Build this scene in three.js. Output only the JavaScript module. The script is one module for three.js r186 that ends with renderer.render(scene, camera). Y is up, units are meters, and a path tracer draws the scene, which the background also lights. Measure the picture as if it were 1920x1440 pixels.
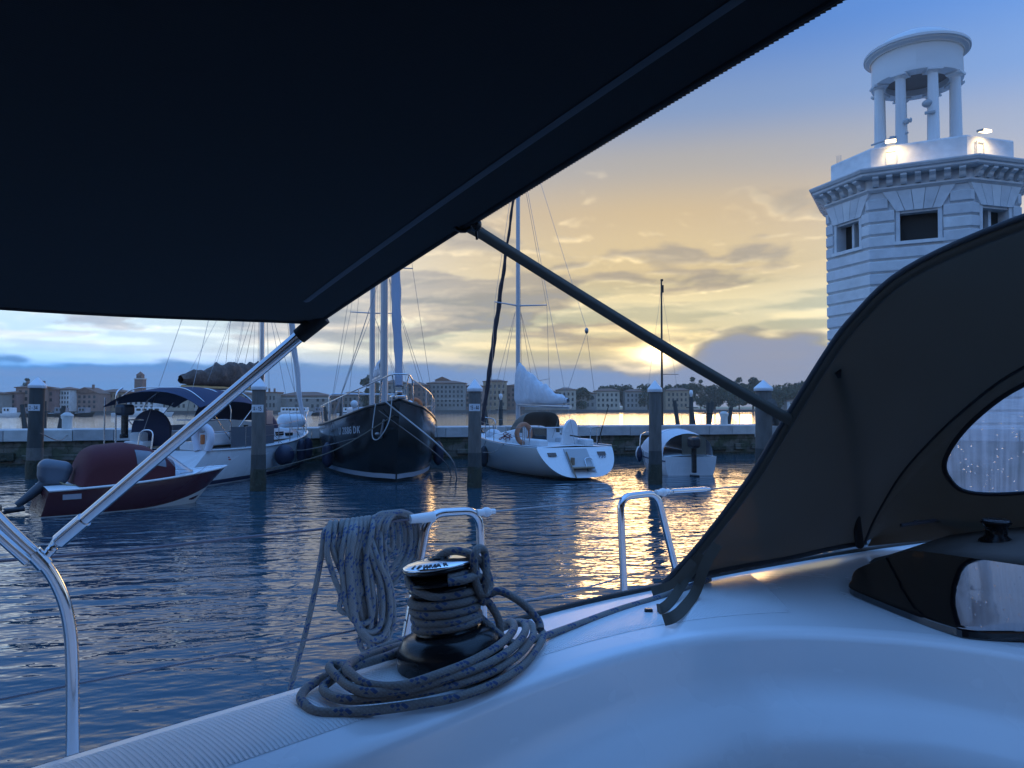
import * as THREE from 'three';
import { mergeGeometries, toCreasedNormals } from 'three/addons/utils/BufferGeometryUtils.js';
import { RoundedBoxGeometry } from 'three/addons/geometries/RoundedBoxGeometry.js';
import { FontLoader } from 'three/addons/loaders/FontLoader.js';
import { TextGeometry } from 'three/addons/geometries/TextGeometry.js';

// ---------------------------------------------------------------- camera, sky, sun, exposure
const scene = new THREE.Scene();
const EYE = new THREE.Vector3(0, 2.1, 0), FOCAL = 1441, PITCH = Math.atan(43 / FOCAL);
const camera = new THREE.PerspectiveCamera(2 * Math.atan(720 / FOCAL) * 180 / Math.PI, 4 / 3, 0.05, 3000);
camera.position.copy(EYE); camera.rotation.set(PITCH, 0, 0);
scene.add(camera);
const renderer = new THREE.WebGLRenderer({ antialias: true });
renderer.setSize(1024, 768);
renderer.toneMapping = THREE.LinearToneMapping;
renderer.toneMappingExposure = 1.8;
renderer.shadowMap.enabled = true;

const D2R = Math.PI / 180;
const SUN_AZ = 10.6 * D2R, SUN_EL = 3.75 * D2R;
const sunDir = new THREE.Vector3(Math.sin(SUN_AZ) * Math.cos(SUN_EL), Math.sin(SUN_EL), -Math.cos(SUN_AZ) * Math.cos(SUN_EL));
const sun = new THREE.DirectionalLight(new THREE.Color().setRGB(1.0, 0.60, 0.26), 0.3);
sun.position.copy(sunDir).multiplyScalar(120); sun.castShadow = true; sun.shadow.radius = 28;
sun.shadow.mapSize.set(4096, 4096);
Object.assign(sun.shadow.camera, { left: -40, right: 40, top: 40, bottom: -40, near: 1, far: 300 });
scene.add(sun); scene.add(sun.target);

// seeded random and smooth noise
let seed = 7;
const rnd = () => { seed = (seed * 1664525 + 1013904223) >>> 0; return seed / 4294967296; };
const rr = (a, b) => a + (b - a) * rnd();
const NT = 256, NV = new Float32Array(NT * NT);
for (let i = 0; i < NT * NT; i++) NV[i] = rnd();
function vnoise(x, y) {
  const xi = Math.floor(x), yi = Math.floor(y); let fx = x - xi, fy = y - yi;
  fx = fx * fx * fx * (fx * (fx * 6 - 15) + 10); fy = fy * fy * fy * (fy * (fy * 6 - 15) + 10);
  const x0 = xi & 255, x1 = (xi + 1) & 255, y0 = (yi & 255) * NT, y1 = ((yi + 1) & 255) * NT;
  const a = NV[y0 + x0], b = NV[y0 + x1], c = NV[y1 + x0], d = NV[y1 + x1];
  return a + (b - a) * fx + (c - a) * fy + (a - b - c + d) * fx * fy;
}
function fbm(x, y, o = 5) { let s = 0, a = 0.5, n = 0; for (let i = 0; i < o; i++) { s += a * vnoise(x, y); n += a; const t = x * 1.6 - y * 1.2 + 17.3; y = x * 1.2 + y * 1.6 + 9.1; x = t; a *= 0.5; } return s / n; }
const sstep = (a, b, x) => { const t = Math.min(1, Math.max(0, (x - a) / (b - a))); return t * t * (3 - 2 * t); };
const lerp = (a, b, t) => a + (b - a) * t;
const s2l = (v) => { v /= 255; return v <= 0.04045 ? v / 12.92 : Math.pow((v + 0.055) / 1.055, 2.4); };
const L3 = (r, g, b) => [s2l(r), s2l(g), s2l(b)];

// the evening sky: clear blue above, warm veil and broken cloud round the low sun, blue cloud bank on the horizon
function ramp(stops) { const st = stops.map(([e, r, g, b]) => [e, ...L3(r, g, b)]); return (e, out) => { let i = 0; while (i < st.length - 2 && e > st[i + 1][0]) i++; const A = st[i], B = st[i + 1], t = Math.min(1, Math.max(0, (e - A[0]) / (B[0] - A[0]))), k = t * t * (3 - 2 * t) * 0.5 + t * 0.5; for (let c = 0; c < 3; c++) out[c] = lerp(A[c + 1], B[c + 1], k); }; }
const coldSky = ramp([[0, 84, 158, 232], [2.6, 90, 158, 228], [4.2, 160, 196, 230], [6.5, 192, 214, 230], [10, 178, 198, 222], [15, 132, 168, 220], [21, 108, 156, 224], [29, 96, 150, 226], [42, 98, 156, 235], [60, 108, 168, 250], [90, 112, 172, 254]]);
const warmSky = ramp([[0, 150, 170, 200], [2.4, 172, 182, 196], [4.2, 245, 228, 180], [7, 250, 240, 200], [10, 234, 212, 168], [14, 216, 194, 160], [17.5, 182, 180, 180], [21, 134, 162, 206], [25.5, 92, 141, 214], [30, 88, 142, 222], [42, 98, 156, 235], [60, 108, 168, 250], [90, 112, 172, 254]]);
function skyColor(x, y, z, out) {
  const el = Math.asin(y) / D2R, az = Math.atan2(x, -z) / D2R;
  let da = Math.abs(az - SUN_AZ / D2R); if (da > 180) da = 360 - da;
  const ca = [0, 0, 0], cb = [0, 0, 0];
  coldSky(el, ca); warmSky(el, cb);
  const wm = Math.exp(-Math.pow(da / 30, 2));
  for (let c = 0; c < 3; c++) out[c] = lerp(ca[c], cb[c], wm);
  const cosd = x * sunDir.x + y * sunDir.y + z * sunDir.z, dl = Math.acos(Math.min(1, cosd)) / D2R;
  const near = Math.exp(-dl / 14), vnear = Math.exp(-dl / 4.5);
  // high broken cloud seen in perspective, its sun-facing rims bright and its cores grey
  const qy = 1 / (y + 0.095), qx = x * qy, qz = z * qy;
  const wob = fbm(qx * 1.1 + 3, qz * 1.1 + 8, 4) - 0.5, wx = wob * 0.9, wz = (fbm(qz * 1.3 + 31, qx * 1.3 + 2, 3) - 0.5) * 0.9;
  const cl = (dx, dz) => { const X = qx + dx, Z = qz + dz; return 0.62 * fbm(X * 1.35 + 11 + wx, Z * 1.75 + 5 + wz, 5) + 0.38 * fbm(X * 4.6 + 2 + wx * 2, Z * 5.2 + 9 + wz * 2, 5); };
  const f1 = cl(0, 0), f2 = cl((sunDir.x / (sunDir.y + 0.095) - qx) * 0.018, (sunDir.z / (sunDir.y + 0.095) - qz) * 0.018);
  const patch = Math.exp(-Math.pow((az + 4) / 14, 2) - Math.pow((el - 9.5) / 4.6, 2));
  const cov = 0.60 - 0.165 * patch - 0.03 * sstep(3, 8, el) * sstep(40, 10, el) + 0.10 * sstep(14, 22, el) * sstep(70, 15, da);
  const den = sstep(cov - 0.03, cov + 0.075, f1), lit = Math.max(0, f1 - f2) * 13 * sstep(cov - 0.06, cov + 0.01, f1);
  const low = sstep(3.2, 5.5, el);
  const core = [lerp(0.38, 0.42, wm), lerp(0.42, 0.385, wm), lerp(0.50, 0.34, wm)];
  for (let c = 0; c < 3; c++) out[c] = lerp(out[c], core[c], den * 0.88 * low * sstep(30, 13, el));
  const ed = Math.min(1, lit) * low * (0.14 + 0.85 * near) * sstep(22, 10, el) * (1 - 0.6 * den);
  out[0] += ed * 0.85; out[1] += ed * 0.66; out[2] += ed * 0.34;
  // thin veil streaks low in the west
  const st = fbm(az * 0.13 + 40 + 0.6 * wob, el * 1.5 + 3 + 0.5 * fbm(az * 0.25, el * 0.5, 3), 6);
  const sk = sstep(0.54, 0.70, st) * Math.exp(-Math.pow((el - 5.4) / 2.4, 2));
  out[0] += sk * (0.14 + 0.40 * near); out[1] += sk * (0.10 + 0.28 * near); out[2] += sk * (0.06 + 0.06 * near);
  const dk = sstep(0.52, 0.38, st) * Math.exp(-Math.pow((el - 6.2) / 3, 2)) * 0.34;
  for (let c = 0; c < 3; c++) out[c] *= 1 - dk * [1, 0.80, 0.58][c];
  // glow round the sun, shining through a gap in the cloud
  const gx = (az - SUN_AZ / D2R), gy = (el - SUN_EL / D2R);
  const halo = 0.50 * Math.exp(-dl / 3.5) + 0.10 * Math.exp(-dl / 12);
  out[0] += halo * 1.0; out[1] += halo * 0.70; out[2] += halo * 0.30;
  // cloud bank standing on the horizon, highest to the right of the sun, its top ragged and soft
  const n2 = fbm(az * 0.14 + 60, 4.2, 4) - 0.5, n3 = fbm(az * 0.42 + 2, el * 1.6 + 4, 5) - 0.5;
  const hump = 2.1 * Math.exp(-Math.pow((az - 18) / 4.6, 4)) + 1.3 * Math.exp(-Math.pow((az - 28) / 7, 2));
  const top = 3.10 + 0.9 * n2 + 1.1 * n3 + hump * (1 + 0.35 * n3) - 0.30 * Math.exp(-Math.pow(gx / 2.2, 2));
  const bank = 1 - sstep(top - 0.55 - 0.45 * hump * (0.5 + n3), top + 0.32 + 0.10 * hump, el);
  const rimb = Math.exp(-Math.pow((el - top - 0.16) / 0.22, 2));
  const wg = Math.exp(-Math.pow((az - 19) / 9, 2)), wc = Math.exp(-Math.pow((az - 2) / 16, 2)), bc = [lerp(lerp(s2l(72), s2l(96), wc), s2l(158), wg), lerp(lerp(s2l(142), s2l(138), wc), s2l(160), wg), lerp(lerp(s2l(214), s2l(188), wc), s2l(172), wg)];
  const sb = 1.06 + 0.55 * (fbm(az * 0.16 + 9 + n3, el * 1.9 + 0.6 * n3, 6) - 0.5);
  for (let c = 0; c < 3; c++) out[c] = lerp(out[c], bc[c] * sb, bank * 0.93);
  const rl = rimb * (0.03 + 0.7 * vnear); out[0] += rl; out[1] += rl * 0.75; out[2] += rl * 0.38;
  // second dark tongue of cloud crossing just above the sun
  const tg = Math.exp(-Math.pow((el - 5.0 - 0.05 * gx - 0.5 * n3) / 0.42, 2)) * Math.exp(-Math.pow((gx + 2.5) / 3.6, 2)) * sstep(0.40, 0.52, fbm(az * 0.5 + 4, el * 1.2 + 7, 4));
  for (let c = 0; c < 3; c++) out[c] = lerp(out[c], [0.62, 0.50, 0.34][c], tg * 0.75);
  const gap = Math.exp(-Math.pow(gx / (1.6 + 1.2 * n3), 2) - Math.pow((gy - 0.05) / (0.72 + 0.7 * n3), 2));
  const disc = Math.exp(-Math.pow(dl / 0.55, 2));
  out[0] += gap * 4.5 + disc * 5; out[1] += gap * 3.3 + disc * 3.4; out[2] += gap * 1.5 + disc * 1.4;
  // overall level: the west glows, the clear zone above it is deepest, the unseen zenith raised to light the deck
  const lvl = lerp(lerp(lerp(1.24, 0.44, Math.exp(-Math.pow(dl / 27, 2))), lerp(0.84, 0.58, wm), sstep(8, 14, el)), 0.40, bank) + lerp(0.12, 0.36, wm) * sstep(26, 62, el);
  const deep = lerp(0.87, 1.0, sstep(22, 55, el));
  for (let c = 0; c < 3; c++) out[c] *= lvl * deep;
}
const SW = 4096, SH = 2048, skyData = new Float32Array(SW * SH * 4);
{
  const o = [0, 0, 0];
  for (let j = 0; j < SH; j++) {
    const v = (j + 0.5) / SH, e = (v - 0.5) * Math.PI, y = Math.sin(e), ce = Math.cos(e);
    const fine = e > -0.01 && e < 0.75;
    const step = fine ? 1 : e > 0 ? 4 : SW;
    for (let i = 0; i < SW; i += step) {
      if (e < -0.01) { o[0] = 0.05; o[1] = 0.09; o[2] = 0.13; } else {
        const a = ((i + 0.5) / SW - 0.5) * 2 * Math.PI;
        const dx = Math.cos(a) * ce, dz = Math.sin(a) * ce;
        const az = Math.abs(Math.atan2(dx, -dz));
        const st2 = fine && az > 0.72 ? 4 : step;
        if (i % st2 && st2 > 1) { const k = (j * SW + i) * 4; skyData.copyWithin(k, k - 4, k); continue; }
        skyColor(dx, Math.max(y, 0.0005), dz, o);
      }
      for (let s = 0; s < step; s++) { const k = (j * SW + i + s) * 4; skyData[k] = o[0]; skyData[k + 1] = o[1]; skyData[k + 2] = o[2]; skyData[k + 3] = 1; }
    }
  }
}
const skyTex = new THREE.DataTexture(skyData, SW, SH, THREE.RGBAFormat, THREE.FloatType);
skyTex.mapping = THREE.EquirectangularReflectionMapping; skyTex.magFilter = THREE.LinearFilter; skyTex.minFilter = THREE.LinearFilter; skyTex.needsUpdate = true;
scene.background = skyTex; scene.environment = skyTex;

// ---------------------------------------------------------------- helpers
const V = (x, y, z) => new THREE.Vector3(x, y, z);
const UPV = V(0, 1, 0);
function ray(px, py) { const v = V((px - 960) / FOCAL, (720 - py) / FOCAL, -1); return v.applyAxisAngle(V(1, 0, 0), PITCH); }
const at = (px, py, d) => { const r = ray(px, py); return r.multiplyScalar(-d / r.z).add(EYE); };            // a point at distance d down the view
const onY = (px, py, y) => { const r = ray(px, py); return r.multiplyScalar((y - EYE.y) / r.y).add(EYE); };     // a point on a level plane
const taken = {};
function numbered(n) { if (!(n in taken)) { taken[n] = 0; return n; } taken[n]++; return n + '_' + String(taken[n]).padStart(3, '0'); }
function shade(o) { o.castShadow = true; o.receiveShadow = true; return o; }
function tag(o, label, category, group, kind) { if (label) o.userData.label = label; if (category) o.userData.category = category; if (group) o.userData.group = group; if (kind) o.userData.kind = kind; return o; }
function thing(name, label, category, pos = V(0, 0, 0), turn = 0, group) { const o = new THREE.Group(); o.name = numbered(name); o.position.copy(pos); o.rotation.y = turn; scene.add(o); return tag(o, label, category, group); }
function part(parent, name, geo, mat) { const m = shade(new THREE.Mesh(Array.isArray(geo) ? merge(geo) : geo, mat)); m.name = name; parent.add(m); return m; }
// geometry given in world coordinates, hung under a thing that stands unturned at its position
function wpart(parent, name, geo, mat) { const g = Array.isArray(geo) ? merge(geo) : geo; let top = parent; const p = V(0, 0, 0); while (top && top !== scene) { p.add(top.position); top = top.parent; } g.translate(-p.x, -p.y, -p.z); return part(parent, name, g, mat); }
function solo(name, geo, mat, label, category, group, kind) { const m = shade(new THREE.Mesh(Array.isArray(geo) ? merge(geo) : geo, mat)); m.name = numbered(name); scene.add(m); return tag(m, label, category, group, kind); }
function merge(list) { const gs = list.map((g) => { g = g.index ? g.toNonIndexed() : g; for (const k of Object.keys(g.attributes)) if (!['position', 'normal', 'uv'].includes(k)) g.deleteAttribute(k); if (!g.attributes.uv) g.setAttribute('uv', new THREE.BufferAttribute(new Float32Array(g.attributes.position.count * 2), 2)); if (!g.attributes.normal) g.computeVertexNormals(); g.groups = []; return g; }); return gs.length === 1 ? gs[0] : mergeGeometries(gs, false); }
function bar(a, b, r, r2 = r, n = 10) { const d = b.clone().sub(a), g = new THREE.CylinderGeometry(r2, r, d.length(), n, 1); g.applyQuaternion(new THREE.Quaternion().setFromUnitVectors(UPV, d.clone().normalize())); g.translate((a.x + b.x) / 2, (a.y + b.y) / 2, (a.z + b.z) / 2); return g; }
function tube(pts, r, seg = 60, n = 10, closed = false, tension = 0.5, caps = false) {
  const c = new THREE.CatmullRomCurve3(pts, closed, 'catmullrom', tension), g = new THREE.TubeGeometry(c, seg, r, n, closed), L = c.getLength(), uv = g.attributes.uv;
  for (let i = 0; i < uv.count; i++) uv.setX(i, uv.getX(i) * L / 0.1);
  if (!caps) return g;
  const s1 = new THREE.SphereGeometry(r, n, 6), s2 = s1.clone(); s1.translate(pts[0].x, pts[0].y, pts[0].z); const e = pts[pts.length - 1]; s2.translate(e.x, e.y, e.z);
  return merge([g, s1, s2]);
}
// rounded polyline for bent pipe
function bend(pts, rad, n = 6) { const out = [pts[0]]; for (let i = 1; i < pts.length - 1; i++) { const a = pts[i - 1], b = pts[i], c = pts[i + 1], d1 = a.clone().sub(b), d2 = c.clone().sub(b), r = Math.min(rad, d1.length() * 0.45, d2.length() * 0.45), p = b.clone().addScaledVector(d1.normalize(), r), q = b.clone().addScaledVector(d2.normalize(), r); for (let k = 0; k <= n; k++) { const t = k / n; out.push(p.clone().multiplyScalar((1 - t) * (1 - t)).addScaledVector(b, 2 * t * (1 - t)).addScaledVector(q, t * t)); } } out.push(pts[pts.length - 1]); return out; }
function pipe(pts, r, n = 12) { const gs = [], P = pts; const path = new THREE.CurvePath(); for (let i = 0; i < P.length - 1; i++) if (P[i].distanceTo(P[i + 1]) > 1e-5) path.add(new THREE.LineCurve3(P[i], P[i + 1])); return sweep(P.filter((p, i) => !i || p.distanceTo(P[i - 1]) > 1e-5), r, n); }
// tube swept through the exact points
function sweep(P, r, n = 12) {
  const pos = [], nor = [], uv = [], idx = []; let T = P[1].clone().sub(P[0]).normalize(), N = Math.abs(T.y) < 0.9 ? V(0, 1, 0).cross(T).normalize() : V(1, 0, 0).cross(T).normalize(), len = 0;
  for (let i = 0; i < P.length; i++) {
    const t = i === 0 ? P[1].clone().sub(P[0]) : i === P.length - 1 ? P[i].clone().sub(P[i - 1]) : P[i + 1].clone().sub(P[i]).normalize().add(P[i].clone().sub(P[i - 1]).normalize()); t.normalize();
    N.sub(t.clone().multiplyScalar(N.dot(t))).normalize(); const B = t.clone().cross(N); if (i) len += P[i].distanceTo(P[i - 1]);
    const rad = typeof r === 'function' ? r(i / (P.length - 1)) : r;
    for (let k = 0; k <= n; k++) { const a = k / n * Math.PI * 2, d = N.clone().multiplyScalar(Math.cos(a)).addScaledVector(B, Math.sin(a)); pos.push(P[i].x + d.x * rad, P[i].y + d.y * rad, P[i].z + d.z * rad); nor.push(d.x, d.y, d.z); uv.push(len / 0.1, k / n); }
    if (i) for (let k = 0; k < n; k++) { const a = (i - 1) * (n + 1) + k, b = a + n + 1; idx.push(a, a + 1, b, b, a + 1, b + 1); }
  }
  const m = pos.length / 3; pos.push(P[0].x, P[0].y, P[0].z); const t0 = P[0].clone().sub(P[1]).normalize(); nor.push(t0.x, t0.y, t0.z); uv.push(0, 0);
  const E = P[P.length - 1], t1 = E.clone().sub(P[P.length - 2]).normalize(); pos.push(E.x, E.y, E.z); nor.push(t1.x, t1.y, t1.z); uv.push(0, 0);
  const base = (P.length - 1) * (n + 1); for (let k = 0; k < n; k++) { idx.push(m, k + 1, k); idx.push(m + 1, base + k, base + k + 1); }
  const g = new THREE.BufferGeometry(); g.setAttribute('position', new THREE.Float32BufferAttribute(pos, 3)); g.setAttribute('normal', new THREE.Float32BufferAttribute(nor, 3)); g.setAttribute('uv', new THREE.Float32BufferAttribute(uv, 2)); g.setIndex(idx); return g;
}
// rows x columns of points -> smooth sheet; uv in metres along both directions
function sheet(rows, flip = false, closeU = false) {
  const nr = rows.length, nc = rows[0].length, pos = [], uv = [], idx = [];
  for (let i = 0; i < nr; i++) { let lu = 0; for (let j = 0; j < nc; j++) { const p = rows[i][j]; pos.push(p.x, p.y, p.z); if (j) lu += p.distanceTo(rows[i][j - 1]); let lv = 0; for (let k = 1; k <= i; k++) lv += rows[k][j].distanceTo(rows[k - 1][j]); uv.push(lu, lv); } }
  for (let i = 0; i < nr - 1; i++) for (let j = 0; j < nc - 1; j++) { const a = i * nc + j, b = a + 1, c = a + nc, d = c + 1; if (flip) idx.push(a, b, c, b, d, c); else idx.push(a, c, b, b, c, d); }
  const g = new THREE.BufferGeometry(); g.setAttribute('position', new THREE.Float32BufferAttribute(pos, 3)); g.setAttribute('uv', new THREE.Float32BufferAttribute(uv, 2)); g.setIndex(idx); g.computeVertexNormals(); return g;
}
const box = (x, y, z, w, h, d) => { const g = new THREE.BoxGeometry(w, h, d); g.translate(x, y, z); return g; };
const rbox = (x, y, z, w, h, d, r = 0.01, s = 2) => { const g = new RoundedBoxGeometry(w, h, d, s, r); g.translate(x, y, z); return g; };
const lathe = (pts, n = 40) => new THREE.LatheGeometry(pts.map(([r, y]) => new THREE.Vector2(r, y)), n);
const ball = (x, y, z, r, sx = 1, sy = 1, sz = 1, n = 16) => { const g = new THREE.SphereGeometry(r, n, Math.max(6, n >> 1)); g.scale(sx, sy, sz); g.translate(x, y, z); return g; };
const spline = (pts, n, t = 0.5) => new THREE.CatmullRomCurve3(pts, false, 'catmullrom', t).getPoints(n);
const uvMetres = (g, s = 1) => { const p = g.attributes.position, nn = g.attributes.normal, u = new Float32Array(p.count * 2); for (let i = 0; i < p.count; i++) { const ax = Math.abs(nn.getX(i)), ay = Math.abs(nn.getY(i)), az = Math.abs(nn.getZ(i)); if (ay >= ax && ay >= az) { u[2 * i] = p.getX(i) * s; u[2 * i + 1] = p.getZ(i) * s; } else if (ax > az) { u[2 * i] = p.getZ(i) * s; u[2 * i + 1] = p.getY(i) * s; } else { u[2 * i] = p.getX(i) * s; u[2 * i + 1] = p.getY(i) * s; } } g.setAttribute('uv', new THREE.BufferAttribute(u, 2)); return g; };

// ---------------------------------------------------------------- textures and materials
function texture(w, h, fn, srgb = false, rep = 1) {
  const d = new Uint8Array(w * h * 4); const o = [0, 0, 0];
  for (let j = 0; j < h; j++) for (let i = 0; i < w; i++) { const r = fn(i / w, j / h, o); const k = (j * w + i) * 4; if (typeof r === 'number') d[k] = d[k + 1] = d[k + 2] = Math.max(0, Math.min(255, r * 255)); else { d[k] = Math.max(0, Math.min(255, o[0] * 255)); d[k + 1] = Math.max(0, Math.min(255, o[1] * 255)); d[k + 2] = Math.max(0, Math.min(255, o[2] * 255)); } d[k + 3] = 255; }
  const t = new THREE.DataTexture(d, w, h, THREE.RGBAFormat); t.wrapS = t.wrapT = THREE.RepeatWrapping; t.magFilter = THREE.LinearFilter; t.minFilter = THREE.LinearMipmapLinearFilter; t.generateMipmaps = true; if (srgb) t.colorSpace = THREE.SRGBColorSpace; t.repeat.set(...(Array.isArray(rep) ? rep : [rep, rep])); t.needsUpdate = true; return t;
}
const rep = (t, a, b = a) => { const c = t.clone(); c.repeat.set(a, b); c.needsUpdate = true; return c; };
// tiling noise: fbm on a torus-like blend
function tnoise(u, v, f, o = 4) { let s = 0, a = 0.5, n = 0; for (let i = 0; i < o; i++) { const F = f << i; const x = u * F, y = v * F; const xi = Math.floor(x), yi = Math.floor(y); let fx = x - xi, fy = y - yi; fx = fx * fx * (3 - 2 * fx); fy = fy * fy * (3 - 2 * fy); const h = (p, q) => NV[(((q % F) * 31 + i * 57) & 255) * NT + (((p % F) * 17 + i * 91) & 255)]; const A = h(xi, yi), B = h(xi + 1, yi), C = h(xi, yi + 1), D = h(xi + 1, yi + 1); s += a * (A + (B - A) * fx + (C - A) * fy + (A - B - C + D) * fx * fy); n += a; a *= 0.5; } return s / n; }
const lin = (r, g, b) => new THREE.Color().setRGB(r, g, b);
const M = (c, rough = 0.6, extra = {}) => new THREE.MeshStandardMaterial({ color: Array.isArray(c) ? lin(...c) : c, roughness: rough, ...extra });
const PM = (c, rough = 0.5, extra = {}) => new THREE.MeshPhysicalMaterial({ color: Array.isArray(c) ? lin(...c) : c, roughness: rough, ...extra });
const grey = (fn, s = 512, r = 1) => texture(s, s, fn, false, r);
const tGrain = grey((u, v) => 0.35 + 0.65 * tnoise(u, v, 16, 5));
const tSmudge = grey((u, v) => 0.25 + 0.75 * tnoise(u, v, 4, 5));
const tWeave = grey((u, v) => 0.5 + 0.25 * Math.sin(u * 64 * Math.PI * 2) * Math.sin(v * 64 * Math.PI * 2) + 0.25 * tnoise(u, v, 32, 3), 512);
const tintTex = (base, amp, f = 6, s = 256) => texture(s, s, (u, v, o) => { const n = (tnoise(u, v, f, 5) - 0.5) * 2 * amp, m = (tnoise(v, u, f * 3, 3) - 0.5) * amp * 0.8; for (let c = 0; c < 3; c++) o[c] = Math.pow(Math.max(0, base[c] * (1 + n + m)), 1 / 2.2); }, true);
// ---------------------------------------------------------------- water
function waveTile(N, comps) { const h = new Float32Array(N * N); for (const [kx, ky, a, ph] of comps) for (let j = 0; j < N; j++) { const b = 2 * Math.PI * ky * j / N + ph; for (let i = 0; i < N; i++) { const s = Math.sin(2 * Math.PI * kx * i / N + b); h[j * N + i] += a * (s - 0.25 * Math.cos(2 * (2 * Math.PI * kx * i / N + b))); } } return h; }
function waveComps(n, k0, k1, dir, spread, pw) { const out = []; for (let i = 0; i < n; i++) { const k = k0 * Math.pow(k1 / k0, (i + rnd()) / n), th = dir + (rnd() + rnd() + rnd() - 1.5) * spread; const kx = Math.round(k * Math.cos(th)), ky = Math.round(k * Math.sin(th)), kk = Math.hypot(kx, ky) || 1; out.push([kx, ky, Math.pow(kk, -pw), rnd() * 6.283]); } return out; }
function heightTex(h, N) { let lo = 1e9, hi = -1e9; for (const v of h) { lo = Math.min(lo, v); hi = Math.max(hi, v); } const d = new Float32Array(N * N * 4); for (let i = 0; i < N * N; i++) { const v = (h[i] - lo) / (hi - lo); d[4 * i] = d[4 * i + 1] = d[4 * i + 2] = v; d[4 * i + 3] = 1; } const t = new THREE.DataTexture(d, N, N, THREE.RGBAFormat, THREE.FloatType); t.wrapS = t.wrapT = THREE.RepeatWrapping; t.magFilter = THREE.LinearFilter; t.needsUpdate = true; return t; }
function normalTex(h, N, size, amp) { const d = new Uint8Array(N * N * 4), st = size / N; for (let j = 0; j < N; j++) for (let i = 0; i < N; i++) { const dx = (h[j * N + (i + 1) % N] - h[j * N + (i + N - 1) % N]) * amp / (2 * st), dy = (h[((j + 1) % N) * N + i] - h[((j + N - 1) % N) * N + i]) * amp / (2 * st), l = Math.hypot(dx, dy, 1), k = (j * N + i) * 4; d[k] = (-dx / l * 0.5 + 0.5) * 255; d[k + 1] = (-dy / l * 0.5 + 0.5) * 255; d[k + 2] = (1 / l * 0.5 + 0.5) * 255; d[k + 3] = 255; } const t = new THREE.DataTexture(d, N, N, THREE.RGBAFormat); t.wrapS = t.wrapT = THREE.RepeatWrapping; t.magFilter = THREE.LinearFilter; t.needsUpdate = true; return t; }
const WT = 6, WN = 1024, fineH = waveTile(WN, waveComps(130, 7, 110, 1.78, 0.85, 1.12));            // tile 6 m: ripples 0.08-0.85 m
const waterFine = heightTex(fineH, WN);
let fineSlope = 0, fineLo = 1e9, fineHi = -1e9; for (let i = 0; i < WN * WN - 1; i++) { fineLo = Math.min(fineLo, fineH[i]); fineHi = Math.max(fineHi, fineH[i]); } for (let j = 0; j < WN - 1; j++) for (let i = 0; i < WN; i++) fineSlope += ((fineH[(j + 1) * WN + i] - fineH[j * WN + i]) / (WT / WN)) ** 2;
fineSlope = Math.sqrt(fineSlope / WN / WN) / (fineHi - fineLo);                                     // slope per metre of relief
const coarseH = waveTile(512, waveComps(40, 6, 26, 1.35, 0.8, 1.2));                             // tile 31 m: 1.2-5 m
const waterCoarse = normalTex(coarseH, 512, 31, 0.022);
waterFine.repeat.set(1 / WT, 1 / WT); waterCoarse.repeat.set(1 / 31, 1 / 31);
const waterMat = PM([0.016, 0.055, 0.080], 0.025, { ior: 1.36, bumpMap: waterFine, bumpScale: 0.055 / fineSlope, normalMap: waterCoarse, normalScale: new THREE.Vector2(1, 1) });
{
  const g = new THREE.PlaneGeometry(900, 500, 8, 8); g.rotateX(-Math.PI / 2); g.translate(0, 0, -170);
  const p = g.attributes.position, u = g.attributes.uv; for (let i = 0; i < p.count; i++) u.setXY(i, p.getX(i), -p.getZ(i));
  solo('water', g, waterMat, 'rippled blue lagoon water of the marina and basin', 'water', null, 'structure');
}
// ---------------------------------------------------------------- the yacht we stand on: f forward, p to port, h above the eye
const HEAD = 54 * D2R, FWD = V(Math.sin(HEAD), 0, -Math.cos(HEAD)), PORT = V(-Math.cos(HEAD), 0, -Math.sin(HEAD));
const B = (f, p, h) => EYE.clone().addScaledVector(FWD, f).addScaledVector(PORT, p).add(V(0, h, 0));
const onH = (px, py, h) => onY(px, py, EYE.y + h);
const onP = (px, py, p) => { const r = ray(px, py); return r.multiplyScalar(p / r.dot(PORT)).add(EYE); };
const onF = (px, py, f) => { const r = ray(px, py); return r.multiplyScalar(f / r.dot(FWD)).add(EYE); };
const toB = (v) => { const d = v.clone().sub(EYE); return [d.dot(FWD), d.dot(PORT), d.y]; };
const DECK = -0.46;

const mGel = PM([0.84, 0.85, 0.86], 0.24, { roughnessMap: rep(tSmudge, 1.3), clearcoat: 0.35, clearcoatRoughness: 0.12 });
mGel.roughness = 0.42;
const tRib = texture(256, 256, (u, v) => { const a = Math.abs(((u * 16) % 1) - 0.5) * 2, b = Math.abs(((v * 16 + (Math.floor(u * 16) & 1) * 0.5) % 1) - 0.5) * 2; return sstep(0.30, 0.62, a) * (0.35 + 0.65 * sstep(0.12, 0.4, b)); });
const mNonskid = M([0.84, 0.85, 0.86], 0.42, { bumpMap: rep(tRib, 1 / 0.112), bumpScale: 0.0016 });
const mSteel = M([0.62, 0.62, 0.63], 0.13, { metalness: 1, roughnessMap: rep(tSmudge, 3) }); mSteel.roughness = 0.2;
const mBlackMetal = M([0.016, 0.017, 0.019], 0.38, { metalness: 0.2, roughnessMap: rep(tSmudge, 5) });
const mCanvas = PM([0.0085, 0.0088, 0.0098], 0.85, { bumpMap: rep(tWeave, 6), bumpScale: 0.0004, sheen: 0.15, sheenColor: lin(0.2, 0.22, 0.26), sheenRoughness: 0.6 });
const mHoodCanvasGlare = PM([0.075, 0.062, 0.045], 0.9, { bumpMap: rep(tWeave, 6), bumpScale: 0.0004, transmission: 0.3, thickness: 0 });  // sun glare over the sprayhood put into this warm, translucent tone
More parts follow.
